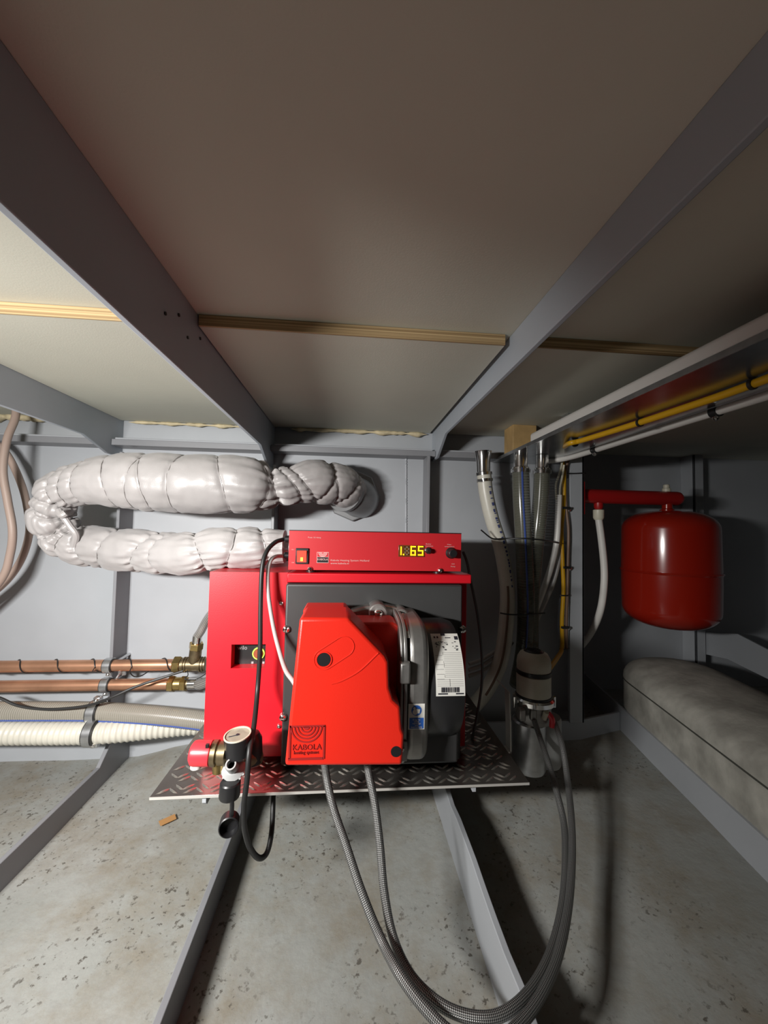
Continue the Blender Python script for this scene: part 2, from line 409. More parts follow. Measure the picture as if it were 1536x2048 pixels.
# low stringer on the right, running forward under the grey tank, the cross plate behind it and the recess framing
sx = lambda y: 0.835 + (y - 1.13) * 0.196
MB().prism([(sx(1.40), 1.40, -0.66), (sx(-0.3), -0.3, -0.66), (sx(-0.3), -0.3, -0.532), (sx(1.40), 1.40, -0.532)], (0.008, 0, 0)).build('floor_frame', m_wall, floor, bevel=0.001)
MB().prism([(0.30, 1.085, -0.66), (0.68, 1.085, -0.66), (0.834, 1.128, -0.66), (0.834, 1.136, -0.66), (0.68, 1.093, -0.66), (0.30, 1.093, -0.66)], (0, 0, 0.112)).build('floor_frame', m_wall, floor, bevel=0.001)
t1, t2, t3 = P(1395, 1262, 1.40), P(1475, 1268, 1.25), P(1560, 1312, 1.10)
q1, q2, q3 = P(1395, 1305, 1.40), P(1455, 1318, 1.28), P(1560, 1370, 1.10)
t4, q4 = t3 + (t3 - t2) * 5, q3 + (t3 - t2) * 5
MB().prism([t1, t2, t3, t4, q4, q3, q2, q1], (0.008, 0.004, 0)).build('floor_frame', m_wall, floor)
xs_ = P(1388, 980, 1.36).x
MB().box((xs_, 1.36, ZF), (xs_ + 0.04, 1.366, ZC)).box((xs_, 1.36, ZF), (xs_ + 0.006, YR, ZC)).build('wall_stiffener', m_wall, rec, bevel=0.001)
# post of folded plate that carries the cables and the red arm
YPO = 1.075
pxl, pxr = P(1140, 1180, YPO).x, P(1168, 1180, YPO).x
po = MB().box((pxl, YPO, -0.55), (pxr, YPO + 0.006, ZC)).box((pxr - 0.006, YPO, -0.55), (pxr, YW + 0.01, ZC))
po.build('wall_post', m_wall, wall, bevel=0.001)
# foam squeezed out between ceiling boards and wall
def foam(x0, x1, seed, thick, label):
    n = int((x1 - x0) / 0.006); ring = 14; vs = []; rnd = random.Random(seed)
    for i in range(n + 1):
        x = x0 + (x1 - x0) * i / n
        q = noise.noise(Vector((x * 28 + seed, 0, 0))); q2 = noise.noise(Vector((x * 70 + seed, 5, 0)))
        ta = min(1, i / 4, (n - i) / 4)
        r = thick * max(0.25, 0.75 + 0.75 * q + 0.35 * q2) * ta + 0.0006
        drop = 0.5 * thick * max(0, q) * ta
        for k in range(ring):
            a_ = 2 * PI * k / ring; rr = r * (1 + 0.18 * noise.noise(Vector((x * 90, k, seed))))
            vs.append((x, 1.136 + rr * math.cos(a_), ZP - 0.004 - drop + rr * math.sin(a_) * 0.8))
    fs = [(i * ring + k, i * ring + (k + 1) % ring, (i + 1) * ring + (k + 1) % ring, (i + 1) * ring + k) for i in range(n) for k in range(ring)]
    o = MB().add(vs, fs).build('insulation_foam', m_foam, smooth=80)
    tag(o, label, 'foam', 'foam beads along the ceiling edge', kind='stuff')
foam(-1.2, -0.72, 3, 0.015, 'thick yellow foam bead above the wall beside the tan cables')
foam(-0.63, -0.245, 11, 0.006, 'thin yellow foam bead above the wide silver pipe')
foam(-0.18, 0.225, 29, 0.008, 'lumpy tan foam bead above the silver pipe elbow')

# ================================================================== checker plate with boiler
ZPL = -0.425; XA, XB, YA, YB = -0.300, 0.312, 0.643, 1.12
plate = thing('tread_plate', 'aluminium checker plate shelf under the red boiler', 'plate', (0, 0.85, ZPL - 0.004))
MB().box((XA, YA, ZPL - 0.004), (XB, YB, ZPL)).build('sheet', m_plate, plate, bevel=0.0005)
MB().box((XA, YA - 0.0006, ZPL - 0.0042), (XB, YA + 0.0004, ZPL - 0.0003)).build('cut_edge', m_platedge, plate)
def rib(mb, cx, cy, ang, L_=0.0245, w_=0.0046, h=0.0019):
    ca, sa = math.cos(ang), math.sin(ang)
    pl = [(-L_ / 2, 0), (-L_ / 5, -w_ / 2), (L_ / 5, -w_ / 2), (L_ / 2, 0), (L_ / 5, w_ / 2), (-L_ / 5, w_ / 2), (-L_ / 6, -w_ * .12), (L_ / 6, -w_ * .12), (L_ / 6, w_ * .12), (-L_ / 6, w_ * .12)]
    vs = []
    for i, (u, v) in enumerate(pl):
        v2 = v + 0.9 * (u / L_) ** 2 * w_ * 1.6
        x, y = cx + u * ca - v2 * sa, cy + u * sa + v2 * ca
        vs.append((x, y, ZPL + (h if i > 5 else -0.0002)))
    mb.add(vs, [(0, 1, 6), (1, 2, 7, 6), (2, 3, 7), (3, 4, 8, 7), (4, 5, 9, 8), (5, 0, 6, 9), (6, 7, 8, 9)])
rb = MB(); j = 0; y = YA + 0.016
while y < YB - 0.01:
    i = 0; x = XA + 0.012
    while x < XB - 0.006:
        up = (i + j) % 2
        ang = math.radians(-38 if up else 38)
        for s_ in (-1, 1):
            ox, oy = -math.sin(ang) * 0.0052 * s_, math.cos(ang) * 0.0052 * s_
            if XA + 0.012 < x + ox < XB - 0.012 and y + oy < YB - 0.012: rib(rb, x + ox, y + oy, ang)
        x += 0.0205; i += 1
    y += 0.030; j += 1
tag(rb.build('tread_ribs', m_rib, plate, smooth=80), kind='stuff')
for px, h_ in ((412, 0.020), (945, 0.014)):
    x = P(px, 1590, 0.66).x
    MB().prism_x([(0.652, ZPL - 0.004), (0.652, ZPL - 0.018), (0.658, ZPL - h_ - 0.004), (YW, ZPL - 0.03), (YW, ZPL - 0.004)], x - 0.003, x + 0.003).build('support_bar', m_wall, plate)

# ------------------------------------------------------------------ boiler
YBF, YBB = 0.72, 0.95
bxl, bxr = -0.249, 0.228; bxm = P(571, 1300, YBF).x; zt, zb = -0.0855, ZPL
boil = thing('boiler', 'red steel boiler casing with a dark burner door', 'boiler', (0, 0.84, zb))
wx0, wz1 = Q(463, 1289, YBF); wx1, wz0 = Q(530, 1336, YBF)
c = MB()
c.box((bxl, YBF + 0.03, zb), (bxm, YBB, zt))
c.box((bxl, YBF, zb + 0.012), (wx0, YBF + 0.0305, zt)); c.box((wx1, YBF, zb + 0.012), (bxm, YBF + 0.0305, zt))
c.box((wx0, YBF, zb + 0.012), (wx1, YBF + 0.0305, wz0)); c.box((wx0, YBF, wz1), (wx1, YBF + 0.0305, zt))
c.build('casing', m_red, boil, smooth=0)
MB().box((bxm, YBF + 0.012, zb + 0.012), (bxr, YBB, zt)).build('casing_body', m_red, boil, bevel=0.002)
MB().box((bxm + 0.001, 0.704, P(700, 1166, 0.704).z), (bxr, 0.735, zt + 0.001)).build('casing_lip', m_red, boil, bevel=0.002)
win = MB().box((wx0 - 0.002, YBF + 0.022, wz0 - 0.002), (wx1 + 0.002, YBF + 0.0300, wz1 + 0.002)).build('pump_window', m_black2, boil)
kc = P(517, 1307, YBF + 0.02); kd = (0, -1, 0)
MB().lathe([(0.0082, 0), (0.0112, 0.0), (0.0112, 0.003), (0.0092, 0.003), (0.0092, 0.001)], (kc.x, YBF + 0.022, kc.z), kd, 28).build('green_ring', m_green, win)
MB().lathe([(0.0085, 0), (0.0085, 0.005), (0.007, 0.007), (0, 0.007)], (kc.x, YBF + 0.022, kc.z), kd, 24).build('dial', m_knob, win)
t_ = P(475, 1299, YBF + 0.022); text('wilo', (t_.x, YBF + 0.0215, t_.z), 0.0105, m_lgrey, win, 'lettering')
for px in (505, 527):
    t_ = P(px, 1325, YBF + 0.022); MB().box((t_.x - 0.002, YBF + 0.0212, t_.z - 0.002), (t_.x + 0.002, YBF + 0.0222, t_.z + 0.002)).build('dial_mark', m_lgrey, win)
ydr = 0.698
dx0, dz1 = Q(572, 1168, ydr); dx1, dz0 = Q(921, 1530, ydr)
door = MB().box((dx0, ydr, zb + 0.008), (dx1, YBF + 0.013, dz1)).build('burner_door', m_dark, boil, bevel=0.003)
def bolt(name, c, r, h, parent, m=m_chrome, ax=(0, -1, 0)):
    return MB().lathe([(r * 1.0, 0), (r, h * 0.45), (r * 0.8, h * 0.8), (r * 0.35, h), (r * 0.3, h * 0.7), (0, h * 0.7)], c, ax, 16).build(name, m, parent)
for px, py, r, Y, pa in ((563, 1206, 0.0042, YBF, boil), (558, 1452, 0.0038, YBF, boil), (573, 1258, 0.0068, ydr, door), (566, 1433, 0.0068, ydr, door), (924, 1258, 0.0072, ydr, door), (905, 1470, 0.006, ydr, door)):
    p_ = P(px, py, Y); bolt('bolt', (p_.x, Y + 0.0006, p_.z), r, r * 1.1, pa)

# ------------------------------------------------------------------ control box
YC, YCB = 0.71, 0.84
cxl, cxr, cz1, cz0 = -0.1085, 0.2085, -0.0095, -0.0785
cb = thing('control_box', 'red control box with lit yellow display on top of the boiler', 'control box', (0.05, 0.8, cz0 - 0.007))
MB().box((cxl, YC + 0.003, cz0), (cxr, YCB, cz1)).build('housing', m_redbox, cb, bevel=0.001)
fp = MB().box((cxl - 0.001, YC, cz0 - 0.001), (cxr + 0.001, YC + 0.0035, cz1 + 0.0008)).build('front_panel', m_redbox, cb, bevel=0.0006)
MB().box((cxl - 0.0012, YC + 0.0005, cz1 + 0.0006), (cxr + 0.0012, YC + 0.005, cz1 + 0.0022)).build('top_edge', m_black, cb)
for px in (620, 880):
    p_ = P(px, 1139, YC); MB().cyl((p_.x, YC + 0.02, cz0 - 0.0075), (p_.x, YC + 0.02, cz0), 0.009, 16).build('foot', m_black, cb)
    bolt('foot_screw', (p_.x, YC + 0.001, cz0 + 0.001), 0.0045, 0.006, cb)
s0 = Q(592, 1096, YC); s1 = Q(617, 1128, YC)
sw = MB().box((s0[0], YC - 0.003, s1[1]), (s1[0], YC + 0.001, s0[1])).build('rocker_switch', m_black, cb, bevel=0.001)
r0 = Q(595, 1101, YC); r1 = Q(613, 1124, YC); rm = (r0[1] + r1[1]) / 2
MB().prism_x([(YC - 0.002, r1[1]), (YC - 0.0035, r1[1]), (YC - 0.0045, rm), (YC - 0.0065, r0[1]), (YC - 0.002, r0[1])], r0[0], r1[0]).build('rocker', m_glowred, sw)
o_ = Q(604, 1118, YC); MB().box((o_[0] - 0.0022, YC - 0.0052, o_[1] - 0.0035), (o_[0] + 0.0022, YC - 0.0040, o_[1] + 0.0032)).build('indicator', m_glowora, sw)
# emblem
e0 = Q(634, 1104, YC); e1 = Q(657, 1126, YC); ez = (e0[1] + e1[1]) / 2 + 0.0012
em = MB().box((e0[0], YC - 0.0005, e1[1]), (e1[0], YC + 0.0005, e0[1])).build('emblem', m_txt, cb)
MB().box((e0[0] + 0.0007, YC - 0.0008, e1[1] + 0.0007), (e1[0] - 0.0007, YC, ez - 0.0005)).build('emblem_panel', m_black, em)
MB().box((e0[0] + 0.0007, YC - 0.0007, ez + 0.0001), (e1[0] - 0.0007, YC, e0[1] - 0.0007)).build('emblem_panel', m_redbox, em)
ecx = (e0[0] + e1[0]) / 2
for r in (0.0028, 0.0050, 0.0072):
    MB().lathe([(r - 0.0006, 0), (r + 0.0006, 0), (r + 0.0006, 0.0003), (r - 0.0006, 0.0003), (r - 0.0006, 0)], (ecx, YC - 0.0007, e0[1] - 0.0008), (0, -1, 0), 18, arc=(PI / 2, 3 * PI / 2)).build('emblem_arc', m_txt, em)
text('KABOLA', (ecx, YC - 0.0008, ez - 0.0062), 0.0052, m_txt, em, 'lettering', align='CENTER', fit=0.0185)
def ctext(s, px, py, hpx, wpx=None, align='LEFT'):
    p_ = P(px, py, YC); text(s, (p_.x, YC - 0.0003, p_.z), hpx * YC / FPX / 0.70, m_txt, cb, 'lettering', align=align, fit=wpx * YC / FPX if wpx else None, depth=0.0002)
ctext('Fuse 10 Amp', 616, 1076, 2.6, 25)
ctext('Kabola Heating System Holland', 661, 1122, 3.4, 76); ctext('www.kabola.nl', 661, 1128, 3.4, 36)
ctext('Boiler', 857, 1089, 2.2, 11, 'CENTER'); ctext('temperature', 857, 1093, 2.2, 19, 'CENTER')
ctext('Max.', 899, 1090, 2.2, 9, 'CENTER'); ctext('temperature', 899, 1094, 2.2, 20, 'CENTER')
ctext('CH', 906, 1129, 2.2, 6, 'CENTER'); ctext('Pump', 906, 1134, 2.2, 9, 'CENTER')
ctext('On', 583, 1100, 1.8, 5); ctext('Off', 583, 1126, 1.8, 5)
# display: 1. _ 65
d0 = Q(797, 1090, YC); d1 = Q(849, 1114, YC)
dsp = MB().box((d0[0], YC - 0.0012, d1[1]), (d1[0], YC + 0.001, d0[1])).build('display', m_disp, cb, bevel=0.0006)
def digit(ch, px0, px1, py0, py1, m):
    a0 = Q(px0, py0, YC); a1 = Q(px1, py1, YC); x0, x1, zt_, zb_ = a0[0], a1[0], a0[1], a1[1]; t = 0.0021; zm = (zt_ + zb_) / 2
    S = {'a': (x0, zt_ - t, x1, zt_), 'g': (x0, zm - t / 2, x1, zm + t / 2), 'd': (x0, zb_, x1, zb_ + t), 'f': (x0, zm, x0 + t, zt_), 'b': (x1 - t, zm, x1, zt_), 'e': (x0, zb_, x0 + t, zm), 'c': (x1 - t, zb_, x1, zm)}
    mb = MB()
    for s_ in {'6': 'afgedc', '5': 'afgcd', '1': 'fe', '8': 'abcdefg'}[ch]:
        u0, w0, u1, w1 = S[s_]; mb.box((u0, YC - 0.0017, w0), (u1, YC - 0.0010, w1))
    mb.build('display_digit', m, dsp, smooth=0)
digit('1', 801, 806, 1093, 1110, m_digit); digit('8', 809, 818, 1093, 1110, m_unlit); digit('6', 821, 831, 1092, 1111, m_digit); digit('5', 836, 846, 1092, 1111, m_digit)
p_ = P(807, 1109, YC); MB().cyl((p_.x, YC - 0.0017, p_.z), (p_.x, YC - 0.001, p_.z), 0.0014, 10).build('decimal_point', m_digit, dsp)
p_ = P(856, 1101, YC)
kn = MB().lathe([(0.006, 0), (0.006, 0.003), (0.0045, 0.004), (0.0045, 0.010), (0.003, 0.012), (0, 0.012)], (p_.x, YC, p_.z), (0, -1, 0), 20).build('reset_button', m_black, cb)
MB().lathe([(0.0062, 0), (0.0062, 0.0025), (0.0052, 0.003)], (p_.x, YC - 0.0002, p_.z), (0, -1, 0), 20).build('bezel', m_chrome, kn)
p_ = P(902, 1106, YC)
MB().lathe([(0.0105, 0), (0.0105, 0.002), (0.0085, 0.004), (0.0080, 0.015), (0.0070, 0.017), (0, 0.017)], (p_.x, YC, p_.z), (0, -1, 0), 24).build('knob', m_black, cb, bevel=0.0004)
for py in (1078, 1111):
    p_ = P(577, py, YC + 0.03)
    MB().lathe([(0.0085, 0), (0.0085, 0.005), (0.0065, 0.006), (0.0065, 0.012), (0.005, 0.014)], (cxl, YC + 0.03, p_.z), (-1, 0, 0), 16).build('cable_gland', m_black, cb)
p_ = P(923, 1103, YC + 0.03); MB().lathe([(0.006, 0), (0.006, 0.004), (0.004, 0.008)], (cxr, YC + 0.03, p_.z), (1, 0, 0), 12).build('cable_gland', m_grey, cb)

# ------------------------------------------------------------------ burner
burn = thing('oil_burner', 'orange red burner cover with cast fan housing and black motor on the boiler front', 'burner', (0.02, 0.6, -0.35))
YF = 0.53
front = [(599, 1236), (697, 1236), (770, 1312), (777, 1324), (779, 1376), (786, 1400), (801, 1414), (804, 1458), (809, 1470), (805, 1532), (569, 1533), (574, 1480)]
fc = [Q(x, y, YF) for x, y in front]
cov = MB().prism_y(fc, YF, 0.606).build('cover', m_cover, burn, bevel=0.0045, segs=3)
bk = [(606, 1218), (690, 1218), (708, 1245), (786, 1245), (797, 1252), (801, 1264), (806, 1528), (606, 1528)]
MB().prism_y([Q(x, y, 0.602) for x, y in bk], 0.602, 0.655).build('rear_cover', m_cover, burn, bevel=0.003)
h0 = P(648, 1319, YF)
MB().lathe([(0.0090, 0.0), (0.0090, 0.0006), (0, 0.0006)], (h0.x, YF, h0.z), (0, -1, 0), 24).build('sight_hole', m_black, cov)
MB().lathe([(0.0091, 0), (0.0112, 0), (0.0108, 0.0012), (0.0094, 0.0012), (0.0091, 0)], (h0.x, YF, h0.z), (0, -1, 0), 28).build('hole_rim', m_cover, cov)
# raised outline of the slot and the crease across the cover
a_ = P(648, 1319, YF); b_ = P(688, 1293, YF); dirv = (b_ - a_).normalized(); nrm = Vector((-dirv.z, 0, dirv.x)); pts = []
for k in range(13):
    t = -PI / 2 + PI * k / 12; pts.append(b_ + (dirv * math.cos(t) + nrm * math.sin(t)) * 0.0135)
pts = [a_ + nrm * -0.0135] + pts + [a_ + nrm * 0.0135]
for k in range(1, 12):
    t = PI / 2 + PI * k / 12; pts.append(a_ + (dirv * math.cos(t) + nrm * math.sin(t)) * 0.0135)
pts.append(pts[0])
MB().tube([Vector((p.x, YF, p.z)) for p in pts], 0.0009, 6, straight=True, caps=False).build('slot_outline', m_cover, cov)
MB().tube([P(663, 1368, YF), P(685, 1361, YF), P(720, 1341, YF), P(757, 1306, YF)], 0.0010, 6).build('crease', m_cover, cov)
# moulded emblem
def embl_bar(x0, y0, x1, y1):
    a = Q(x0, y0, YF); b = Q(x1, y1, YF); MB().box((min(a[0], b[0]), YF - 0.0009, min(a[1], b[1])), (max(a[0], b[0]), YF + 0.001, max(a[1], b[1]))).build('emblem_frame', m_embl, cov)
embl_bar(580, 1451, 650, 1453); embl_bar(576, 1516, 646, 1518.5); embl_bar(578.5, 1451, 580.5, 1517); embl_bar(647, 1451, 649, 1517)
ec = P(613, 1453, YF)
for rp in (3, 10, 16.5, 22.5, 29):
    r = rp * YF / FPX; tk = 0.0009 if rp > 5 else r
    MB().lathe([(max(r - tk, 0), 0), (r + tk, 0), (r + tk, 0.0009), (max(r - tk, 0), 0.0009), (max(r - tk, 0), 0)], (ec.x, YF, ec.z), (0, -1, 0), 28, arc=(PI / 2, 3 * PI / 2)).build('emblem_arc', m_embl, cov)
t_ = P(584, 1500, YF); text('KABOLA', (t_.x, YF - 0.0004, t_.z), 0.0105, m_embl, cov, 'lettering', fit=55 * YF / FPX, depth=0.0006)
t_ = P(587, 1508, YF); text('heating systems', (t_.x, YF - 0.0004, t_.z), 0.0062, m_embl, cov, 'lettering', fit=47 * YF / FPX, depth=0.0006)
p_ = P(792, 1503, YF); MB().lathe([(0.0072, 0), (0.0072, 0.0006), (0, 0.0006)], (p_.x, YF, p_.z), (0, -1, 0), 20).build('screw_recess', m_black, cov)
# fan housing and motor: drums lying along X
YM, ZM = 0.662, -0.250
xr0 = P(801, 1380, 0.556).x; xr1 = P(815, 1380, 0.558).x; xd1 = P(860, 1380, 0.562).x; xm1 = P(938, 1380, 0.58).x
def squircle(hy, hz, e=4.2, n=72):
    o_ = []
    for k in range(n):
        a = 2 * PI * k / n; c_, q_ = math.cos(a), math.sin(a)
        o_.append((YM + math.copysign(abs(c_) ** (2 / e), c_) * hy, ZM + math.copysign(abs(q_) ** (2 / e), q_) * hz))
    return o_
def front_y(z, hy=0.101, hz=0.106, e=4.2): return YM - hy * max(0, 1 - abs((z - ZM) / hz) ** e) ** (1 / e)
drum = MB().prism_x(squircle(0.101, 0.106), xr1, xd1).build('fan_housing', m_alu, burn, bevel=0.010, segs=4, smooth=40)
MB().prism_x(squircle(0.104, 0.109), xr0, xr0 + 0.0045).build('housing_rim', m_alu, burn, bevel=0.0012)
MB().prism_x(squircle(0.1045, 0.1095), xr0 + 0.0052, xr1).build('housing_rim', m_alu, burn, bevel=0.0012)
ck = P(807, 1345, 0.552); MB().box((xr0 - 0.002, 0.549, ck.z - 0.016), (xr1 + 0.003, 0.565, ck.z + 0.014)).build('rim_clamp', m_alu, burn, bevel=0.003)
MB().box((xr0, 0.556, P(808, 1520, .56).z), (xr1 + 0.001, 0.62, P(808, 1480, .56).z)).build('rim_foot', m_alu, burn, bevel=0.001)
p_ = P(803, 1498, 0.553); bolt('bolt', (p_.x, 0.556, p_.z), 0.0045, 0.006, burn)
mt = MB().lathe([(0.07, 0), (0.091, 0.001), (0.094, 0.006), (0.094, xm1 - xd1 - 0.02), (0.089, xm1 - xd1 - 0.006), (0.06, xm1 - xd1)], (xd1 - 0.002, YM, ZM), (1, 0, 0), 56).build('motor', m_motor, burn)
bz0 = P(880, 1532, 0.60).z
MB().box((xd1 - 0.05, 0.605, bz0), (xm1 - 0.008, 0.695, ZM - 0.04)).build('base_box', m_dark, burn, bevel=0.004)
# top mounting bracket with two bolts
br = [(700, 1222), (735, 1213), (775, 1212), (806, 1219), (822, 1230), (828, 1252), (800, 1262), (700, 1262)]
MB().prism_y([Q(x, y, 0.672) for x, y in br], 0.672, 0.70).build('mounting_flange', m_alu, burn, bevel=0.004)
for px, py, r in ((756, 1226, 0.016), (803, 1233, 0.013)):
    p_ = P(px, py, 0.66); MB().cyl((p_.x, 0.655, p_.z), (p_.x, 0.70, p_.z), r, 24, 0.002).build('bolt_boss', m_alu, burn)
    bolt('bolt', (p_.x, 0.656, p_.z), 0.0075, 0.009, burn)
# labels on the drums
def cylpatch(x0, x1, f0, f1, R, xs=0.0, n=14):
    vs = []
    for k in range(n + 1):
        f = f0 + (f1 - f0) * k / n
        vs += [(x0, YM - R * math.cos(f), ZM + R * math.sin(f)), (x1, YM - R * math.cos(f), ZM + R * math.sin(f))]
    return MB().add(vs, [(2 * k, 2 * k + 1, 2 * k + 3, 2 * k + 2) for k in range(n)])
lx0 = P(872, 1350, 0.57).x; lx1 = P(930, 1350, 0.57).x; F0, F1 = math.radians(60), math.radians(2)
RL = 0.0944
def lab(u0, u1, v0, v1, name, m, pa, R=RL + 0.0003):
    W_ = lx1 - lx0; return cylpatch(lx0 + W_ * u0, lx0 + W_ * u1, F0 + (F1 - F0) * v0, F0 + (F1 - F0) * v1, R, n=max(1, int(14 * (v1 - v0)) + 1)).build(name, m, pa)
rl = lab(0, 1, 0, 1, 'rating_label', m_paper, mt, RL)
pr = MB()
def lprint(u0, u1, v0, v1):
    W_ = lx1 - lx0; q = cylpatch(lx0 + W_ * u0, lx0 + W_ * u1, F0 + (F1 - F0) * v0, F0 + (F1 - F0) * v1, RL + 0.0003, n=2); pr.add(q.v, q.f)
lprint(0.36, 0.52, 0.0, 0.05); lprint(0.09, 0.15, 0.06, 0.10); lprint(0.2, 0.26, 0.06, 0.10); lprint(0.5, 0.7, 0.085, 0.10); lprint(0.84, 0.97, 0.06, 0.13)
rnd = random.Random(4)
for k in range(26):
    u = rnd.uniform(0.08, 0.9); v = rnd.uniform(0.15, 0.31); lprint(u, u + rnd.uniform(0.02, 0.09), v, v + rnd.uniform(0.006, 0.02))
for k in range(14): lprint(0.34, 0.96, 0.36 + k * 0.028, 0.363 + k * 0.028)
for k in range(6): lprint(0.05, 0.30, 0.40 + k * 0.07, 0.404 + k * 0.07)
for k in range(4): lprint(0.05, 0.95, 0.76 + k * 0.03, 0.763 + k * 0.03)
lprint(0.32, 0.328, 0.35, 0.73); lprint(0.48, 0.488, 0.75, 0.86)
u = 0.18
while u < 0.80:
    w_ = rnd.choice((0.008, 0.015, 0.024)); lprint(u, u + w_, 0.87, 0.945); u += w_ + rnd.choice((0.008, 0.014))
lprint(0.07, 0.40, 0.955, 0.975); lprint(0.68, 0.95, 0.955, 0.975)
tag(pr.build('label_print', m_print, rl, smooth=0), kind='stuff')
# safety sticker and the small red one on the fan housing (they follow its front)
def fpatch(px0, py0, px1, py1, off, n=5):
    a = P(px0, py0, 0.5605); b = P(px1, py1, 0.5605); vs = []
    for k in range(n + 1):
        z = a.z + (b.z - a.z) * k / n; y = front_y(z) - off; vs += [(a.x, y, z), (b.x, y, z)]
    return MB().add(vs, [(2 * k, 2 * k + 1, 2 * k + 3, 2 * k + 2) for k in range(n)])
st = fpatch(817, 1408, 849, 1459, 0.0003).build('safety_sticker', m_paper, drum)
fpatch(819, 1436, 847, 1457, 0.0006).build('sticker_panel', m_bluelab, st)
def sdisc(px, py, r, off, m, nm, n=20, rot=0.0):
    c_ = P(px, py, 0.5605); y = front_y(c_.z) - off
    MB().add([(c_.x + r * math.cos(2 * PI * k / n + rot), y, c_.z + r * math.sin(2 * PI * k / n + rot)) for k in range(n)], [tuple(range(n))]).build(nm, m, st, smooth=0)
sdisc(833, 1421, 0.0075, 0.0006, m_bluelab, 'sticker_disc', 24)
sdisc(829, 1416.5, 0.0019, 0.0009, m_paper, 'sticker_figure', 12)
sdisc(830.5, 1424, 0.0040, 0.0009, m_paper, 'sticker_figure', 12)
sdisc(835.5, 1422, 0.0042, 0.0010, m_paper, 'sticker_figure', 4, 0.6)
for k, s_ in enumerate(('Keep to', 'safety', 'warnings', 'and', 'instructions')):
    c_ = P(833, 1441 + 3.7 * k, 0.5605); text(s_, (c_.x, front_y(c_.z) - 0.0007, c_.z), 0.0034, m_paper, st, 'lettering', align='CENTER', depth=0.0002)
s2 = fpatch(809, 1254, 822, 1281, 0.0003).build('small_sticker', m_paper, drum)
for k in range(3): fpatch(810.5 + 3.7 * k, 1256, 813 + 3.7 * k, 1268 + k, 0.0006).build('sticker_mark', m_lred, s2)

# ================================================================== lagged exhaust pipe
ex = thing('exhaust_pipe', 'silver quilted exhaust lagging bent back on itself above the boiler', 'exhaust pipe', P(300, 1150, 0.98))
raw = [(702, 985, 1.075, 36), (680, 972, 1.03, 44), (640, 964, 0.985, 47), (590, 970, 0.955, 44), (548, 976, 0.935, 47), (500, 970, 0.92, 58), (400, 968, 0.915, 58), (310, 965, 0.915, 57), (250, 962, 0.92, 53), (195, 962, 0.93, 46), (145, 973, 0.945, 43), (112, 998, 0.96, 44), (103, 1036, 0.975, 43), (125, 1070, 0.985, 44), (170, 1090, 0.995, 42), (230, 1098, 0.97, 41), (310, 1104, 0.90, 42), (385, 1105, 0.835, 43), (450, 1097, 0.795, 43), (520, 1094, 0.785, 41), (570, 1094, 0.785, 34)]
cp = [P(a, b, c_) for a, b, c_, d in raw]; cr = [d * c_ / FPX for a, b, c_, d in raw]
per = 30; path0 = spline(cp, per)
rad0 = []
for i in range(len(cr) - 1):
    for k in range(per):
        t = k / per; t = t * t * (3 - 2 * t); rad0.append(cr[i] * (1 - t) + cr[i + 1] * t)
rad0.append(cr[-1])
T, N, B = frames(path0); s_ = [0.0]
for a, b in zip(path0, path0[1:]): s_.append(s_[-1] + (b - a).length)
ctl_s = [s_[i * per] for i in range(len(cr))]
# pinches: (control index position, tilt, depth, width)
rnd = random.Random(12)
pin = [(0.9, .02, .007, 1), (1.5, -.02, .006, 1), (2.1, .025, .007, 1), (2.75, -.025, .008, 1), (3.3, .02, .006, 1), (4.05, -.012, .014, 2), (4.7, .02, .005, 1), (5.5, .018, .004, .7), (6.35, .012, .004, .7), (7.12, .015, .0035, .6), (7.3, -.012, .003, .6), (8.3, .016, .003, .6), (9.3, .012, .006, 1), (9.9, -.02, .006, 1), (10.4, .02, .008, 1), (10.9, -.015, .009, 1), (11.4, .02, .009, 1), (11.9, -.02, .008, 1), (12.4, .02, .009, 1), (12.9, -.02, .008, 1), (13.5, .02, .008, 1.2), (14.1, -.02, .009, 1.2), (14.9, .025, .007, 1), (15.9, -.03, .010, 1.6), (16.5, .025, .007, 1), (17.3, -.03, .009, 1.4), (18.2, .02, .006, 1), (19.2, -.01, .008, 1)]
nring = 72; S = np.array(s_); TH = np.arange(nring) * 2 * PI / nring
Rg = np.array(rad0)[:, None] * np.ones((1, nring))
lines = []
for (ci, tilt, dep, wd) in pin:
    i0 = int(ci); s0 = ctl_s[i0] + (ci - i0) * ((ctl_s[i0 + 1] if i0 + 1 < len(ctl_s) else ctl_s[i0]) - ctl_s[i0])
    ph = rnd.uniform(0, 2 * PI); d = S[:, None] - (s0 + tilt * np.cos(TH[None, :] - ph))
    Rg -= dep * 0.45 * np.exp(-(d / (0.0045 * wd)) ** 2) + dep * 0.95 * np.exp(-np.abs(d) / (0.018 * wd))
    kf = rnd.choice((12, 15, 17)); p2 = rnd.uniform(0, 6)
    amp = np.exp(-np.abs(d) / (0.018 * wd)) * (1 - 0.6 * np.exp(-(d / 0.004) ** 2)) * dep * 0.36
    Rg += amp * (np.sin(kf * TH[None, :] + p2 + 25 * d) + 0.6 * np.sin((kf + 6) * TH[None, :] + 2 * p2 - 40 * d))
    lines.append((s0, tilt, ph))
vs = []
for i in range(len(path0)):
    for k in range(nring):
        base = path0[i] + (N[i] * math.cos(TH[k]) + B[i] * math.sin(TH[k])) * Rg[i, k]
        nz_ = 0.0026 * noise.noise(base * 30) + 0.0006 * noise.noise(base * 95)
        vs.append(path0[i] + (N[i] * math.cos(TH[k]) + B[i] * math.sin(TH[k])) * (Rg[i, k] + nz_))
fs = [(i * nring + k, i * nring + (k + 1) % nring, (i + 1) * nring + (k + 1) % nring, (i + 1) * nring + k) for i in range(len(path0) - 1) for k in range(nring)]
fs += [tuple(range(nring)), tuple((len(path0) - 1) * nring + k for k in range(nring))]
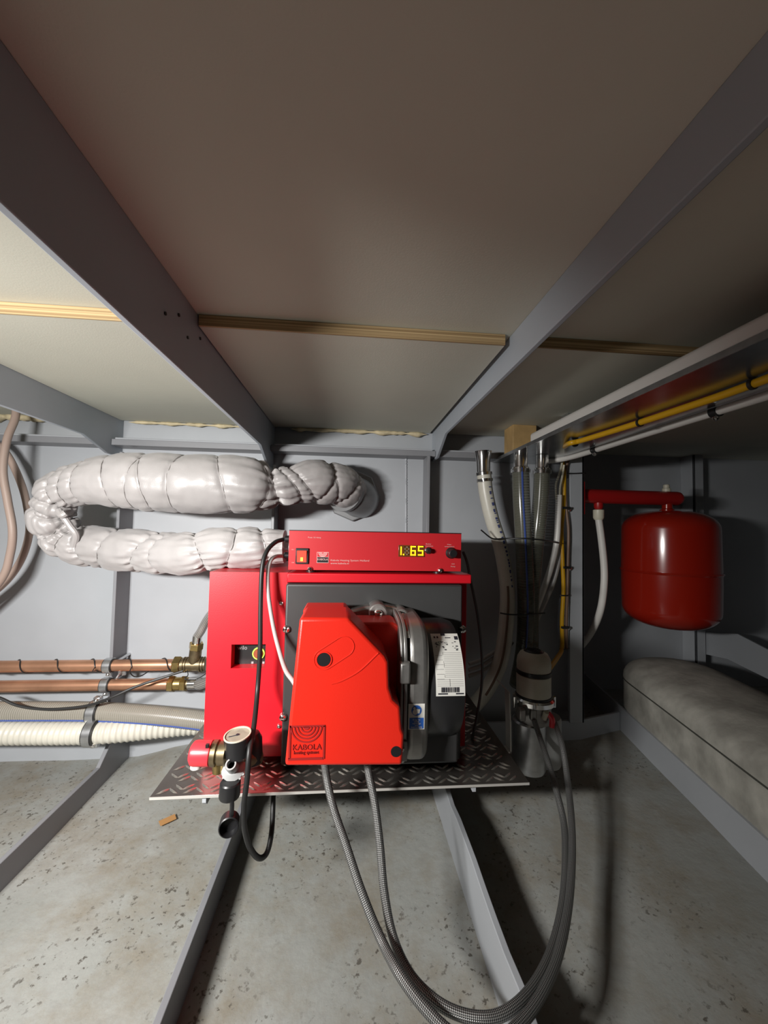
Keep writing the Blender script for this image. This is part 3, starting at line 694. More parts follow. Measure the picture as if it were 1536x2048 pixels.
lag = MB().add(vs, fs).build('lagging', m_cloth, ex, smooth=75)
for (s0, tilt, ph) in lines:
    pts = []
    for k in range(nring + 1):
        th = TH[k % nring]; ss = s0 + tilt * math.cos(th - ph); i = int(np.argmin(np.abs(S - ss)))
        pts.append(path0[i] + (N[i] * math.cos(th) + B[i] * math.sin(th)) * (Rg[i, k % nring] + 0.0006))
    pts = [(pts[max(0, k - 1)] + pts[k] + pts[min(nring, k + 1)]) / 3 for k in range(0, nring + 1, 2)]
    MB().tube(pts, 0.0007, 5, straight=True, caps=False).build('tie_wire', m_wire, lag)
# bare elbow into the wall flange
e = [P(695, 985, 1.07), P(706, 990, 1.09), P(716, 995, 1.115), P(720, 998, 1.15)]
MB().tube(e, lambda s, L_: 0.053 + 0.005 * (s / L_), 28).build('elbow', m_elbow, ex)
MB().tube([P(688, 982, 1.055), P(693, 984, 1.066)], 0.0565, 28).build('collar', m_elbow, ex)
fl = P(706, 990, 1.13); MB().lathe([(0.074, 0), (0.077, 0.003), (0.077, 0.014), (0.075, 0.018)], (fl.x, 1.132, fl.z), (0, 1, 0), 8).build('flange', m_elbow, ex, smooth=30)
p_ = P(572, 1095, 0.785); MB().lathe([(0.02, 0), (0.02, 0.012), (0.026, 0.014), (0.026, 0.022), (0.02, 0.0235)], (p_.x - 0.006, 0.790, p_.z), (1, 0, 0), 20).build('flue_stub', m_zinc, ex)
MB().tube([P(125, 1030, 0.925), P(140, 1052, 0.93), P(152, 1070, 0.935), P(148, 1092, 0.945)], 0.007, 10).build('fabric_strap', m_cloth, ex)
MB().tube([P(118, 1022, 0.925), P(124, 1030, 0.918), P(132, 1026, 0.92)], 0.008, 10).build('fabric_knot', m_cloth, ex)

# ================================================================== tan cables, far left
def simple(name, pts, r, m, label, cat, group=None, n=12):
    o = MB().tube(pts, r, n).build(name, m); return tag(o, label, cat, group)
simple('tan_cable', [P(32, 812, 1.06), P(30, 838, 1.05), P(14, 880, 1.03), P(6, 940, 1.02), P(15, 1000, 1.02), P(25, 1060, 1.02), P(20, 1110, 1.03), P(2, 1160, 1.04), P(-60, 1230, 1.06)], 0.0085, m_tan, 'tan cable looped nearest the left edge, hanging from the ceiling', 'cable', 'tan cables')
simple('tan_cable', [P(-60, 860, 1.10), P(-10, 885, 1.09), P(18, 915, 1.09), P(45, 975, 1.09), P(57, 1030, 1.09), P(58, 1070, 1.09), P(42, 1120, 1.09), P(10, 1165, 1.09), P(-50, 1215, 1.09)], 0.0085, m_tan, 'tan cable bulging out beside the silver lagging bend', 'cable', 'tan cables')

# ================================================================== copper pipes
YP = 1.06; zu = P(200, 1331, YP).z; zl = P(200, 1370, YP).z; rp = 0.0142
def pipe(z, px1, label):
    x1 = P(px1, 1350, YP).x
    return tag(MB().cyl((-1.40, YP, z), (x1, YP, z), rp, 28).build('copper_pipe', m_copper), label, 'pipe', 'copper pipes')
pipe(zu, 362, 'upper copper pipe with a thin black wire wound around it'); pipe(zl, 348, 'lower copper pipe ending in the straight brass coupling')
def pclamp(px, z, label):
    x = P(px, 1350, YP).x
    t = thing('pipe_clamp', label, 'pipe clamp', (x, YP, z - 0.018), 'zinc clamps on the copper pipes')
    MB().lathe([(rp + 0.0003, -0.011), (rp + 0.0028, -0.011), (rp + 0.0028, 0.011), (rp + 0.0003, 0.011)], (x, YP, z), (1, 0, 0), 28).build('rubber_liner', m_rubber, t)
    MB().lathe([(rp + 0.0026, -0.0085), (rp + 0.0045, -0.0085), (rp + 0.0045, 0.0085), (rp + 0.0026, 0.0085)], (x, YP, z), (1, 0, 0), 28).build('band', m_zinc, t)
    MB().cyl((x, YP + rp, z), (x, YW, z), 0.004, 10).build('stud', m_zinc, t)
    MB().box((x - 0.006, YP - 0.004, z - rp - 0.012), (x + 0.006, YP + 0.004, z - rp - 0.002)).build('ear', m_zinc, t, bevel=0.001)
    bolt('screw', (x, YP - 0.004, z - rp - 0.007), 0.004, 0.005, t)
pclamp(218, zu, 'zinc clamp on the upper copper pipe'); pclamp(214, zl, 'zinc clamp on the lower copper pipe')
x_ = P(237, 1350, YP).x
o = MB().box((x_ - 0.008, YP + 0.012, zu - 0.030), (x_ + 0.010, YP + 0.016, zu - 0.012)).tube([(x_, YP + 0.012, zu - 0.02), (x_ - 0.004, YP + 0.002, zu - 0.032), (x_ - 0.010, YP + 0.004, zu - 0.038)], 0.003, 8).build('stud_plate', m_zinc); tag(o, 'small zinc stud plate between the two copper pipe clamps', 'bracket')
# brass tee, coupling and flexible tails
def hexn(mb, a, b, r): mb.cyl(a, b, r, 6, 0.0015)
x0 = P(348, 1331, YP).x; x1 = P(413, 1331, YP).x; xt = P(388, 1331, YP).x
tee = thing('brass_tee', 'brass tee fitting on the upper copper pipe beside the boiler', 'pipe fitting', (xt, YP, zu - 0.02))
m_ = MB(); hexn(m_, (x0, YP, zu), (x0 + 0.018, YP, zu), 0.021); m_.build('nut', m_brass, tee, smooth=20)
MB().cyl((x0 + 0.018, YP, zu), (x1, YP, zu), 0.0165, 24, 0.001).build('body', m_oldbrass, tee)
for dx in (0.024, 0.030, 0.066, 0.073): MB().cyl((x0 + dx, YP, zu), (x0 + dx + 0.0035, YP, zu), 0.0195, 24, 0.0008).build('ridge', m_oldbrass, tee)
bt = Vector((xt, YP, zu)); bd = (P(394, 1280, 1.05) - bt).normalized()
MB().cyl(bt, bt + bd * 0.045, 0.015, 20).build('branch', m_oldbrass, tee)
m_ = MB(); hexn(m_, bt + bd * 0.043, bt + bd * 0.060, 0.0175); m_.build('nut', m_brass, tee, smooth=20)
fx = thing('flexible_hose', 'steel braided flexible hose rising from the brass tee', 'hose', bt + bd * 0.06)
MB().tube([bt + bd * 0.058, bt + bd * 0.08], 0.0115, 16).build('ferrule', m_chrome, fx)
MB().tube([bt + bd * 0.078, P(402, 1262, 1.04), P(412, 1243, 1.03), P(425, 1225, 1.0), P(440, 1215, 0.96)], 0.0105, 16).build('braid', m_braid2, fx)
x0 = P(338, 1370, YP).x; x1 = P(374, 1370, YP).x
cpl = thing('brass_coupling', 'brass compression coupling on the lower copper pipe', 'pipe fitting', ((x0 + x1) / 2, YP, zl - 0.02))
m_ = MB(); hexn(m_, (x0, YP, zl), (x0 + 0.015, YP, zl), 0.0205); m_.build('nut', m_brass, cpl, smooth=20)
MB().cyl((x0 + 0.015, YP, zl), (x1 - 0.012, YP, zl), 0.0165, 20).build('body', m_brass, cpl)
m_ = MB(); hexn(m_, (x1 - 0.014, YP, zl), (x1, YP, zl), 0.0195); m_.build('nut', m_brass, cpl, smooth=20)
MB().cyl((x1, YP, zl), (x1 + 0.005, YP, zl), 0.013, 20).build('collar', m_oldbrass, cpl)
f2 = thing('flexible_hose', 'steel braided flexible hose leading from the straight coupling into the boiler', 'hose', (x1, YP, zl))
MB().tube([(x1 + 0.004, YP, zl), (x1 + 0.03, YP, zl)], 0.0135, 16).build('ferrule', m_chrome, f2)
MB().tube([(x1 + 0.028, YP, zl), P(400, 1369, 1.04), P(418, 1362, 1.01), P(436, 1355, 0.96)], 0.0125, 16).build('braid', m_braid2, f2)
# sensor wire wound round the upper pipe, and the black cable
wp = []
xa, xb = P(-30, 1331, YP).x, P(350, 1331, YP).x; turns = 5.2
for k in range(130):
    t = k / 129; a = -2 * PI * turns * t + 0.5
    tt = t + 0.018 * math.sin(a); rr = rp + 0.0018 + (0.012 if (0.53 < t < 0.60 or 0.79 < t < 0.86) and math.sin(a) < 0 else 0)
    wp.append((xa + (xb - xa) * tt, YP - rr * math.cos(a), zu + rr * math.sin(a)))
tag(MB().tube(wp, 0.0014, 6, straight=True).build('sensor_wire', m_rubber), 'thin black wire spiralling along the upper copper pipe', 'wire')
simple('sensor_cable', [P(-30, 1388, 1.0), P(0, 1396, 1.0), P(35, 1411, 1.0), P(80, 1418, 1.0), P(130, 1417, 1.0), P(180, 1410, 1.0), P(225, 1394, 1.0), P(270, 1374, 1.01), P(320, 1357, 1.02), P(366, 1342, 1.035)], 0.0032, m_rubber, 'black cable sagging across the copper pipes to the brass tee', 'cable', None, 8)
simple('sensor_wire', [P(374, 1340, 1.035), P(376, 1350, 1.035), P(370, 1358, 1.035), P(386, 1360, 1.03), P(400, 1355, 1.03), P(415, 1345, 1.0)], 0.0012, m_rubber, 'short thin black wire between brass coupling and boiler', 'wire', None, 6)

# ================================================================== low hoses on the left
hs = thing('suction_hose', 'grey ribbed suction hose with a blue stripe under the copper pipes', 'hose', P(200, 1442, 1.03))
hp = [P(-80, 1423, 1.04), P(0, 1423, 1.04), P(100, 1423, 1.04), P(195, 1424, 1.04), P(300, 1430, 1.04), P(380, 1438, 1.04), P(440, 1447, 1.04), P(520, 1462, 1.05)]
sp_ = spline(hp, 12); hr = 0.0235
MB().tube(hp, hr, 24).build('tube', m_greyhose, hs)
MB().tube([p + Vector((0, -math.sqrt(hr ** 2 - 0.012 ** 2) - 0.0002, -0.012)) for p in sp_], 0.0022, 6, straight=True).build('blue_stripe', m_blue, hs)
rbm = MB(); rs_, Lh = resample(sp_, 150)
for p in rs_: rbm.lathe([(hr, -0.0012), (hr + 0.0008, 0), (hr, 0.0012)], p, (1, 0, -0.03), 16, arc=(PI * 0.05, PI * 0.95))
tag(rbm.build('spiral_ribs', m_ghrib, hs), kind='stuff')
pr = MB(); rnd = random.Random(9); px = 236
while px < 400:
    wpx = rnd.uniform(2, 6); a = P(px, 1410 + (px - 190) * 0.075, 1.03); wd = wpx * 1.03 / FPX
    pr.box((a.x, 1.04 - 0.0245, a.z - 0.0012 - 0.0055), (a.x + wd, 1.04 - 0.0212, a.z + 0.0012 - 0.0055)); px += wpx + rnd.uniform(1, 5 if rnd.random() < 0.8 else 14)
hw = thing('corrugated_hose', 'white corrugated hose below the grey suction hose', 'hose', P(200, 1485, 1.02))
MB().tube([P(-80, 1466, 1.02), P(0, 1466, 1.02), P(100, 1466, 1.02), P(190, 1465, 1.02), P(250, 1461, 1.03), P(320, 1454, 1.05), P(390, 1448, 1.075), P(460, 1446, 1.10)], lambda s, L_: 0.0255 + 0.0011 * math.sin(s * 2 * PI / 0.0125), 24, 60, ).build('tube', m_whitehose, hw, smooth=60)
def hclamp(px, py, Y, r, ear_py, label):
    c_ = P(px, py, Y)
    t = thing('hose_clamp', label, 'hose clamp', (c_.x, c_.y, c_.z - r), 'zinc clamps on the low hoses')
    MB().lathe([(r + 0.0002, -0.012), (r + 0.003, -0.012), (r + 0.003, 0.012), (r + 0.0002, 0.012)], c_, (1, 0, 0), 28).build('rubber_liner', m_rubber, t)
    MB().lathe([(r + 0.0028, -0.009), (r + 0.005, -0.009), (r + 0.005, 0.009), (r + 0.0028, 0.009)], c_, (1, 0, 0), 28).build('band', m_zinc, t)
    e_ = P(px + 4, ear_py, Y - 0.012)
    MB().box((e_.x - 0.008, e_.y - 0.006, e_.z - 0.007), (e_.x + 0.008, e_.y + 0.008, e_.z + 0.007)).build('ear', m_zinc, t, bevel=0.0015)
    bolt('screw', (e_.x, e_.y - 0.006, e_.z), 0.0055, 0.006, t)
hclamp(192, 1424, 1.04, 0.0245, 1399, 'zinc clamp around the grey suction hose'); hclamp(186, 1465, 1.02, 0.027, 1488, 'zinc clamp around the white corrugated hose')

# ================================================================== safety valve group
YV = 0.610
sv = thing('safety_valve', 'brass safety valve with red cap and black pressure gauge in front of the boiler', 'valve', P(455, 1560, YV))
a = P(424, 1506, YV); b = P(386, 1506, YV); ax = (b - a).normalized()
MB().lathe([(0.0165, 0), (0.0175, 0.001), (0.0175, 0.023), (0.0165, 0.027), (0.0125, 0.030), (0, 0.030)], a, ax, 28).build('red_cap', m_lred, sv)
nt_ = P(414, 1493, YV - 0.0165); MB().box((nt_.x - 0.0022, nt_.y - 0.0005, nt_.z - 0.0025), (nt_.x + 0.0022, nt_.y + 0.004, nt_.z + 0.0025)).build('cap_notch', m_black, sv)
MB().lathe([(0.0165, 0), (0.0178, 0.001), (0.0178, 0.0075), (0.0145, 0.0085), (0.0145, 0.010), (0.0165, 0.011), (0.0165, 0.021), (0.011, 0.023), (0.011, 0.05)], a + Vector((0.0003, 0, 0)), -ax, 28).build('body', m_oldbrass, sv)
MB().cyl(P(436, 1512, YV), P(436, 1545, YV), 0.008, 16, 0.001).build('drain_port', m_brass, sv)
MB().lathe([(0.008, 0), (0.008, 0.004), (0.0075, 0.006), (0.008, 0.010), (0.0075, 0.012)], P(392, 1535, YV + 0.01), (0, 0, 1), 14).build('white_collar', m_white, sv)
# gauge: tilted black drum, dial towards the lens
g0 = P(478, 1510, YV); g1 = P(475, 1470, YV - 0.003); gax = (g1 - g0).normalized(); gh = (g1 - g0).length
ga = MB().lathe([(0.012, -0.004), (0.0165, 0), (0.0195, 0.004), (0.0195, gh), (0.0185, gh + 0.0012), (0.0180, gh - 0.0005)], g0, gax, 32).build('gauge', m_black, sv)
MB().lathe([(0.0182, gh - 0.0015), (0.0182, gh - 0.0004), (0, gh - 0.0004)], g0, gax, 32).build('dial', m_dial, ga)
MB().lathe([(0.0178, gh), (0.0196, gh), (0.0196, gh + 0.0016), (0.0178, gh + 0.0016), (0.0178, gh)], g0, gax, 32).build('bezel', m_offwhite, ga)
gx = Vector((1, 0, 0)) - gax * gax.x; gx.normalize(); gy = gax.cross(gx); gc_ = g0 + gax * (gh + 0.0002)
MB().tube([gc_ - gx * 0.012 - gy * 0.003, gc_ + gx * 0.003], 0.0008, 6).build('needle', m_print, ga)
MB().lathe([(0.0022, 0), (0.0022, 0.001), (0, 0.001)], gc_, gax, 12).build('needle_hub', m_print, ga)
MB().cyl(P(468, 1520, YV), P(467, 1508, YV), 0.0055, 12).build('gauge_nipple', m_brass, sv)
MB().cyl(P(470, 1520, YV + 0.015), P(515, 1515, YV + 0.05), 0.013, 16).build('valve_body', m_oldbrass, sv)
# grey drain spout pointing at the lens with its collar
s0_ = P(468, 1538, YV + 0.004); s1_ = P(459, 1525, YV - 0.03); sax = s1_ - s0_
MB().lathe([(0.0165, 0), (0.017, 0.002), (0.017, 0.007), (0.0145, 0.0085), (0.011, 0.0105), (0.0085, 0.012)], s0_, sax, 28).build('drain_wheel', m_grey, sv)
MB().lathe([(0.0085, 0.010), (0.0085, 0.030), (0.0075, 0.034), (0.0055, 0.034), (0.0055, 0.016), (0, 0.016)], s0_, sax, 24).build('drain_spout', m_grey, sv)
MB().lathe([(0.0053, 0.020), (0, 0.020)], s0_, sax, 20).build('spout_bore', m_black, sv)
for k in range(7):
    a_ = math.radians(200 + k * 22); up_ = Vector((0, 0, 1)); sx_ = sax.normalized(); u_ = (up_ - sx_ * up_.dot(sx_)).normalized(); w_ = sx_.cross(u_)
    p_ = s0_ + sx_ * 0.003 + (Vector((1, 0, 0)) * math.cos(a_) + u_ * math.sin(a_)) * 0.0172
    MB().lathe([(0.0016, -0.003), (0.0016, 0.003)], p_, sax, 8).build('wheel_tooth', m_grey, sv)
# hose caps hanging on a strap
k0 = P(461, 1562, YV - 0.012); k1 = P(459, 1592, YV - 0.012)
MB().lathe([(0.013, 0), (0.0145, 0.002), (0.0150, 0.020), (0.0140, 0.0225), (0.0125, 0.0225), (0.012, 0.006), (0, 0.006)], k0, k1 - k0, 24).build('cap_upper', m_black, sv)
st_ = MB().tube([P(463, 1590, YV - 0.022), P(464, 1610, YV - 0.022), P(463, 1632, YV - 0.02)], 0.0032, 8).build('cap_strap', m_black, sv)
k0 = P(460, 1640, YV - 0.010); k1 = P(457, 1657, YV - 0.028)
MB().lathe([(0.010, -0.002), (0.0135, 0.0), (0.0140, 0.017), (0.0125, 0.018), (0.0115, 0.006), (0, 0.006)], k0, k1 - k0, 24).build('cap_lower', m_black, sv)
# black vent body right behind the gauge
v0 = P(504, 1528, YV + 0.045); v1 = P(503, 1462, YV + 0.045)
MB().lathe([(0.012, 0), (0.0165, 0.004), (0.0165, (v1 - v0).length - 0.012), (0.012, (v1 - v0).length - 0.003), (0, (v1 - v0).length)], v0, v1 - v0, 24).build('vent_body', m_black, sv)

# ================================================================== cables of the control box
simple('power_cable', [P(566, 1079, 0.74), P(550, 1085, 0.72), P(533, 1104, 0.70), P(524, 1140, 0.69), P(521, 1220, 0.685), P(520, 1300, 0.68), P(515, 1380, 0.675), P(508, 1450, 0.63), P(499, 1500, 0.595), P(494, 1560, 0.585), P(488, 1610, 0.585), P(489, 1655, 0.59), P(500, 1695, 0.60), P(518, 1716, 0.61), P(534, 1705, 0.625), P(543, 1665, 0.64), P(546, 1610, 0.66), P(547, 1560, 0.685)], 0.0040, m_rubber, 'thick black cable dropping from the control box past the pressure gauge', 'cable')
simple('power_cable', [P(566, 1112, 0.74), P(552, 1113, 0.72), P(541, 1122, 0.705), P(536, 1145, 0.70), P(537, 1190, 0.695), P(546, 1250, 0.68), P(558, 1300, 0.66), P(571, 1340, 0.625), P(586, 1362, 0.605), P(596, 1380, 0.60)], 0.0035, m_greycab, 'pale grey cable from the control box into the red burner cover', 'cable')
simple('power_cable', [P(926, 1103, 0.745), P(934, 1125, 0.75), P(942, 1165, 0.76), P(955, 1230, 0.77), P(963, 1300, 0.78), P(964, 1360, 0.79), P(956, 1420, 0.79), P(946, 1470, 0.78), P(936, 1512, 0.77)], 0.0027, m_dgreycab, 'thin dark cable hanging down the right side of the boiler', 'cable')

# ================================================================== fuel hoses
def fhose(pts, label):
    return tag(MB().tube([P(*p) for p in pts], 0.0058, 14, 14).build('fuel_hose', m_braid), label, 'hose', 'braided fuel hoses')
fhose([(648, 1515, 0.605), (654, 1560, 0.60), (668, 1620, 0.585), (692, 1690, 0.56), (722, 1780, 0.53), (758, 1870, 0.50), (800, 1950, 0.455), (855, 2022, 0.425), (915, 2075, 0.405), (985, 2085, 0.40), (1040, 2048, 0.415), (1085, 1985, 0.445), (1118, 1905, 0.49), (1137, 1810, 0.55), (1144, 1720, 0.61), (1143, 1640, 0.67), (1135, 1560, 0.745), (1124, 1490, 0.80), (1110, 1446, 0.845)], 'braided fuel hose ending at the red valve lever on the filter')
fhose([(733, 1515, 0.61), (738, 1550, 0.605), (750, 1610, 0.59), (760, 1690, 0.57), (768, 1780, 0.545), (785, 1870, 0.51), (818, 1945, 0.475), (868, 2000, 0.445), (925, 2030, 0.43), (985, 2035, 0.425), (1035, 2008, 0.435), (1078, 1955, 0.465), (1108, 1885, 0.51), (1126, 1800, 0.565), (1131, 1720, 0.62), (1128, 1650, 0.675), (1115, 1590, 0.72), (1098, 1530, 0.775), (1080, 1475, 0.83), (1068, 1440, 0.85)], 'braided fuel hose ending at the left port of the filter')

# ================================================================== fuel filter
YFi = 0.89
ff = thing('fuel_filter', 'beige domed fuel filter with chrome bowl standing right of the boiler', 'filter', P(1066, 1540, YFi))
def fz(py): return P(1066, py, YFi).z
fcx = P(1067, 1400, YFi).x; k_ = YFi / FPX
def flathe(name, prof, m, x=None, n=36, parent=None):
    return MB().lathe([(r * k_, fz(py)) for r, py in prof], (fcx if x is None else x, YFi, 0), (0, 0, 1), n).build(name, m, parent or ff)
flathe('dome', [(33, 1341), (33.5, 1325), (32, 1315), (27, 1306), (20, 1302), (20, 1310), (0, 1310)], m_filter)
flathe('dome_cap', [(20, 1309), (20, 1304), (14, 1299), (0, 1298)], m_black)
flathe('seal_ring', [(32, 1346), (35, 1345), (35, 1338), (32, 1337)], m_rubber)
flathe('housing', [(31, 1388), (33.5, 1386), (33.5, 1347), (31, 1345)], m_filter)
flathe('seal_ring', [(32, 1392), (34.5, 1391), (34.5, 1387), (32, 1386)], m_rubber)
flathe('clamp_ring', [(34, 1404), (40, 1402), (40, 1394), (36, 1391), (34, 1391)], m_chrome)
bl = flathe('valve_block', [(24, 1440), (34, 1438), (36, 1428), (33, 1415), (36, 1404), (30, 1402)], m_alu)
for px in (1044, 1066, 1090):
    p_ = P(px, 1428, YFi - 0.035); MB().box((p_.x - 0.007, p_.y - 0.006, p_.z - 0.014), (p_.x + 0.007, p_.y + 0.012, p_.z + 0.012)).build('port', m_alu, bl, bevel=0.003)
for px in (1029, 1108):
    p_ = P(px, 1400, YFi - 0.01); MB().cyl((p_.x, p_.y, p_.z - 0.016), (p_.x, p_.y, p_.z + 0.008), 0.004, 10).build('clamp_bolt', m_chrome, ff)
rv = MB(); p_ = P(1096, 1426, YFi - 0.045)
rv.tube([p_, P(1104, 1438, YFi - 0.05), P(1104, 1454, YFi - 0.05)], 0.0062, 10); rv.build('red_lever', m_lred, ff)
MB().cyl(P(1088, 1437, YFi - 0.04), P(1093, 1424, YFi - 0.048), 0.006, 12).build('lever_pivot', m_offwhite, ff)
flathe('bowl', [(0, 1541), (22, 1540), (30, 1536), (33, 1528), (33.5, 1440), (30, 1437)], m_zinc, x=fcx - 0.010)
flathe('rear_canister', [(24, 1528), (26, 1524), (26, 1436), (24, 1432)], m_grey, x=fcx + 0.035)
brk = [P(1000, 1366, 0.93), P(1019, 1386, 0.87), P(1021, 1440, 0.86), P(1022, 1505, 0.86), P(966, 1509, 0.86)]
bb = MB()
for a, b in zip(brk, brk[1:]):
    d_ = (b - a).normalized(); nn = Vector((d_.z, 0, -d_.x)).normalized() * 0.0016
    bb.prism([a - nn - d_ * 0.0012, a + nn - d_ * 0.0012, b + nn + d_ * 0.0012, b - nn + d_ * 0.0012], (0, 0.025, 0))
tag(bb.build('filter_bracket', m_platedge), 'thin bent metal strip bracket between boiler and fuel filter', 'bracket')

# ================================================================== hoses at the right, under the tray
YH = 1.03
vh = thing('vent_hose', 'white printed hose hanging from a chrome spigot right of the control box', 'hose', P(985, 1400, YH))
hp = [P(968, 948, YH), P(972, 985, YH), P(983, 1035, YH), P(1000, 1090, YH), P(1010, 1140, YH - 0.01), P(1015, 1190, YH - 0.02), P(1012, 1250, YH - 0.03), P(1004, 1310, YH - 0.03), P(990, 1350, YH - 0.02), P(968, 1388, YH), P(940, 1420, YH + 0.02)]
MB().tube(hp, 0.0195, 20).build('tube', m_whitehose, vh)
MB().lathe([(0.0235, 0), (0.0225, 0.003), (0.019, 0.030), (0.0185, 0.058), (0.012, 0.058)], P(966, 903, YH), (0.03, 0, -1), 24).build('spigot', m_chrome, vh)
for py in (948, 961):
    MB().lathe([(0.0200, -0.004), (0.0225, -0.004), (0.0225, 0.004), (0.0200, 0.004)], P(968 + (py - 948) * .1, py, YH), (0.1, 0, -1), 24).build('hose_clamp', m_chrome, vh)
p_ = P(954, 961, YH - 0.018); MB().cyl((p_.x, p_.y, p_.z), (p_.x + 0.014, p_.y, p_.z), 0.004, 10).build('clamp_screw', m_zinc, vh)
sp_ = spline(hp, 10); rs_, Lh = resample(sp_, 260); rnd = random.Random(21); i = 14; pr = MB()
while i < 120:
    n_ = rnd.randint(1, 3); a, b = rs_[i], rs_[i + n_]; t_ = (b - a).normalized(); sd = t_.cross(Vector((0, -1, 0))).normalized()
    off = Vector((0, -0.0187, 0)) + sd * -0.0056
    q0 = a + off; pr.prism([q0 - sd * rnd.uniform(0.002, 0.004), q0 + sd * rnd.uniform(0.002, 0.004), q0 + t_ * n_ * 0.003 + sd * rnd.uniform(0.001, 0.004), q0 + t_ * n_ * 0.003 - sd * rnd.uniform(0.001, 0.004)], (0, -0.0004, 0)); i += n_ + rnd.randint(1, 4)
tag(pr.build('hose_print', m_bprint, vh, smooth=0), kind='stuff')
sd_ = [p + Vector((-0.0055, -0.0186, 0)) for p in rs_[118:235]]
MB().tube(sd_[::3], 0.0034, 6, straight=True).build('dark_stripe', m_brown, vh)
def chose(pts, r, blue, label, cpx, cpy):
    t = thing('clear_hose', label, 'hose', pts[-1], 'clear hoses under the cable tray')
    MB().tube(pts, r, 22).build('tube', m_clear, t)
    sp = spline(pts, 10); rs, Lh = resample(sp, int(26 * 3.2))
    if blue: MB().tube([p + Vector((-0.006, -r, 0)) for p in rs[::3]], 0.0026, 6, straight=True).build('blue_stripe', m_blue, t)
    rb_ = MB()
    for a, b in zip(rs, rs[1:]): rb_.lathe([(r - 0.002, -0.0010), (r - 0.0012, 0), (r - 0.002, 0.0010)], a, b - a, 16)
    tag(rb_.build('spiral_ribs', m_drib if blue else m_greyhose, t), kind='stuff')
    MB().lathe([(r * 0.80, 0.0), (r * 0.80, 0.034), (r * 0.98, 0.036), (r * 0.98, 0.044), (r * 1.02, 0.046)], pts[0] + Vector((0, 0, 0.040)), (0, 0, -1), 24).build('spigot', m_chrome, t)
    MB().lathe([(r + 0.0003, -0.005), (r + 0.003, -0.005), (r + 0.003, 0.005), (r + 0.0003, 0.005)], pts[0] + Vector((0, 0, -0.006)), (0, 0, -1), 24).build('hose_clamp', m_chrome, t)
    c_ = pts[0] + Vector((-r - 0.001, -0.006, -0.006)) ; MB().cyl(c_, c_ + Vector((0, -0.012, 0)), 0.0045, 10).build('clamp_screw', m_zinc, t)
chose([P(1041, 938, 1.0), P(1043, 1000, 1.0), P(1047, 1070, 1.0), P(1050, 1140, 1.0), P(1052, 1220, 1.01), P(1048, 1300, 1.03), P(1035, 1370, 1.06)], 0.0225, True, 'greenish clear hose with a blue stripe', 0, 0)
chose([P(1084, 940, 1.0), P(1081, 1000, 1.005), P(1074, 1070, 1.01), P(1067, 1140, 1.02), P(1062, 1210, 1.04), P(1062, 1300, 1.06)], 0.0205, False, 'clear spiral hose right of the blue striped one', 0, 0)
# white cables behind the hoses and across the corner
simple('white_conduit', [P(1118, 990, 1.05), P(1116, 1040, 1.05), P(1113, 1085, 1.05), P(1103, 1130, 1.055), P(1090, 1170, 1.06), P(1077, 1205, 1.07), P(1064, 1236, 1.09), P(1050, 1265, 1.10)], 0.0085, m_white, 'white sleeve curving down from the cables to the hoses', 'conduit')
simple('white_cable', [P(1120, 1090, 1.07), P(1116, 1130, 1.07), P(1105, 1170, 1.075), P(1090, 1205, 1.085), P(1074, 1240, 1.1)], 0.006, m_greycab, 'grey white cable beside the white sleeve', 'cable')
for k, (dx, dy) in enumerate(((0, 0), (0, 12), (4, 24))):
    simple('white_cable', [P(938, 1328 + dy * 1.0, 0.99), P(965, 1318 + dy, 1.0), P(995, 1300 + dy * 0.8, 1.03), P(1025, 1285, 1.07)], 0.0048, m_greycab, ('top', 'middle', 'bottom')[k] + ' one of three pale cables slanting behind the white hose', 'cable', 'pale cables behind the white hose')
# yellow and brown cables down the post and along the tray
YT = 1.066
def onz(px, py, z):
    d = P(px, py, 1.0); return d * (z / d.z)
ZY = 0.199
simple('yellow_cable', [onz(3400, 70, ZY), onz(2100, 549, ZY), onz(1640, 718, ZY), onz(1536, 757, ZY), onz(1440, 792, ZY), onz(1350, 822, ZY), onz(1280, 845, ZY), onz(1210, 867, ZY), onz(1160, 882, ZY), onz(1135, 889, ZY), P(1124, 905, YT), P(1128, 950, YT), P(1127, 1010, YT), P(1123, 1060, YT), P(1125, 1120, YT), P(1127, 1180, YT), P(1124, 1240, YT), P(1124, 1295, YT), P(1114, 1316, 1.0), P(1098, 1338, 0.91)], 0.0058, m_yellow, 'yellow cable running under the tray and down the post', 'cable')
simple('brown_cable', [P(1160, 893, 1.03), P(1146, 905, 1.05), P(1135, 925, YT), P(1130, 955, YT), P(1132, 1010, YT), P(1137, 1060, YT), P(1136, 1120, YT), P(1135, 1180, YT), P(1133, 1240, YT), P(1133, 1300, YT)], 0.0042, m_brown, 'brown cable beside the yellow one on the post', 'cable')
simple('yellow_cable', [P(1122, 900, 1.05), P(1124, 925, 1.05), P(1118, 950, 1.05), P(1112, 970, 1.05), P(1113, 1000, 1.05)], 0.003, m_offwhite, 'cream wire bending into the white sleeve', 'cable')
simple('yellow_cable', [P(1128, 930, 1.05), P(1124, 955, 1.05), P(1120, 975, 1.05), P(1119, 1000, 1.05)], 0.003, m_offwhite, 'second cream wire beside the yellow cable', 'cable')
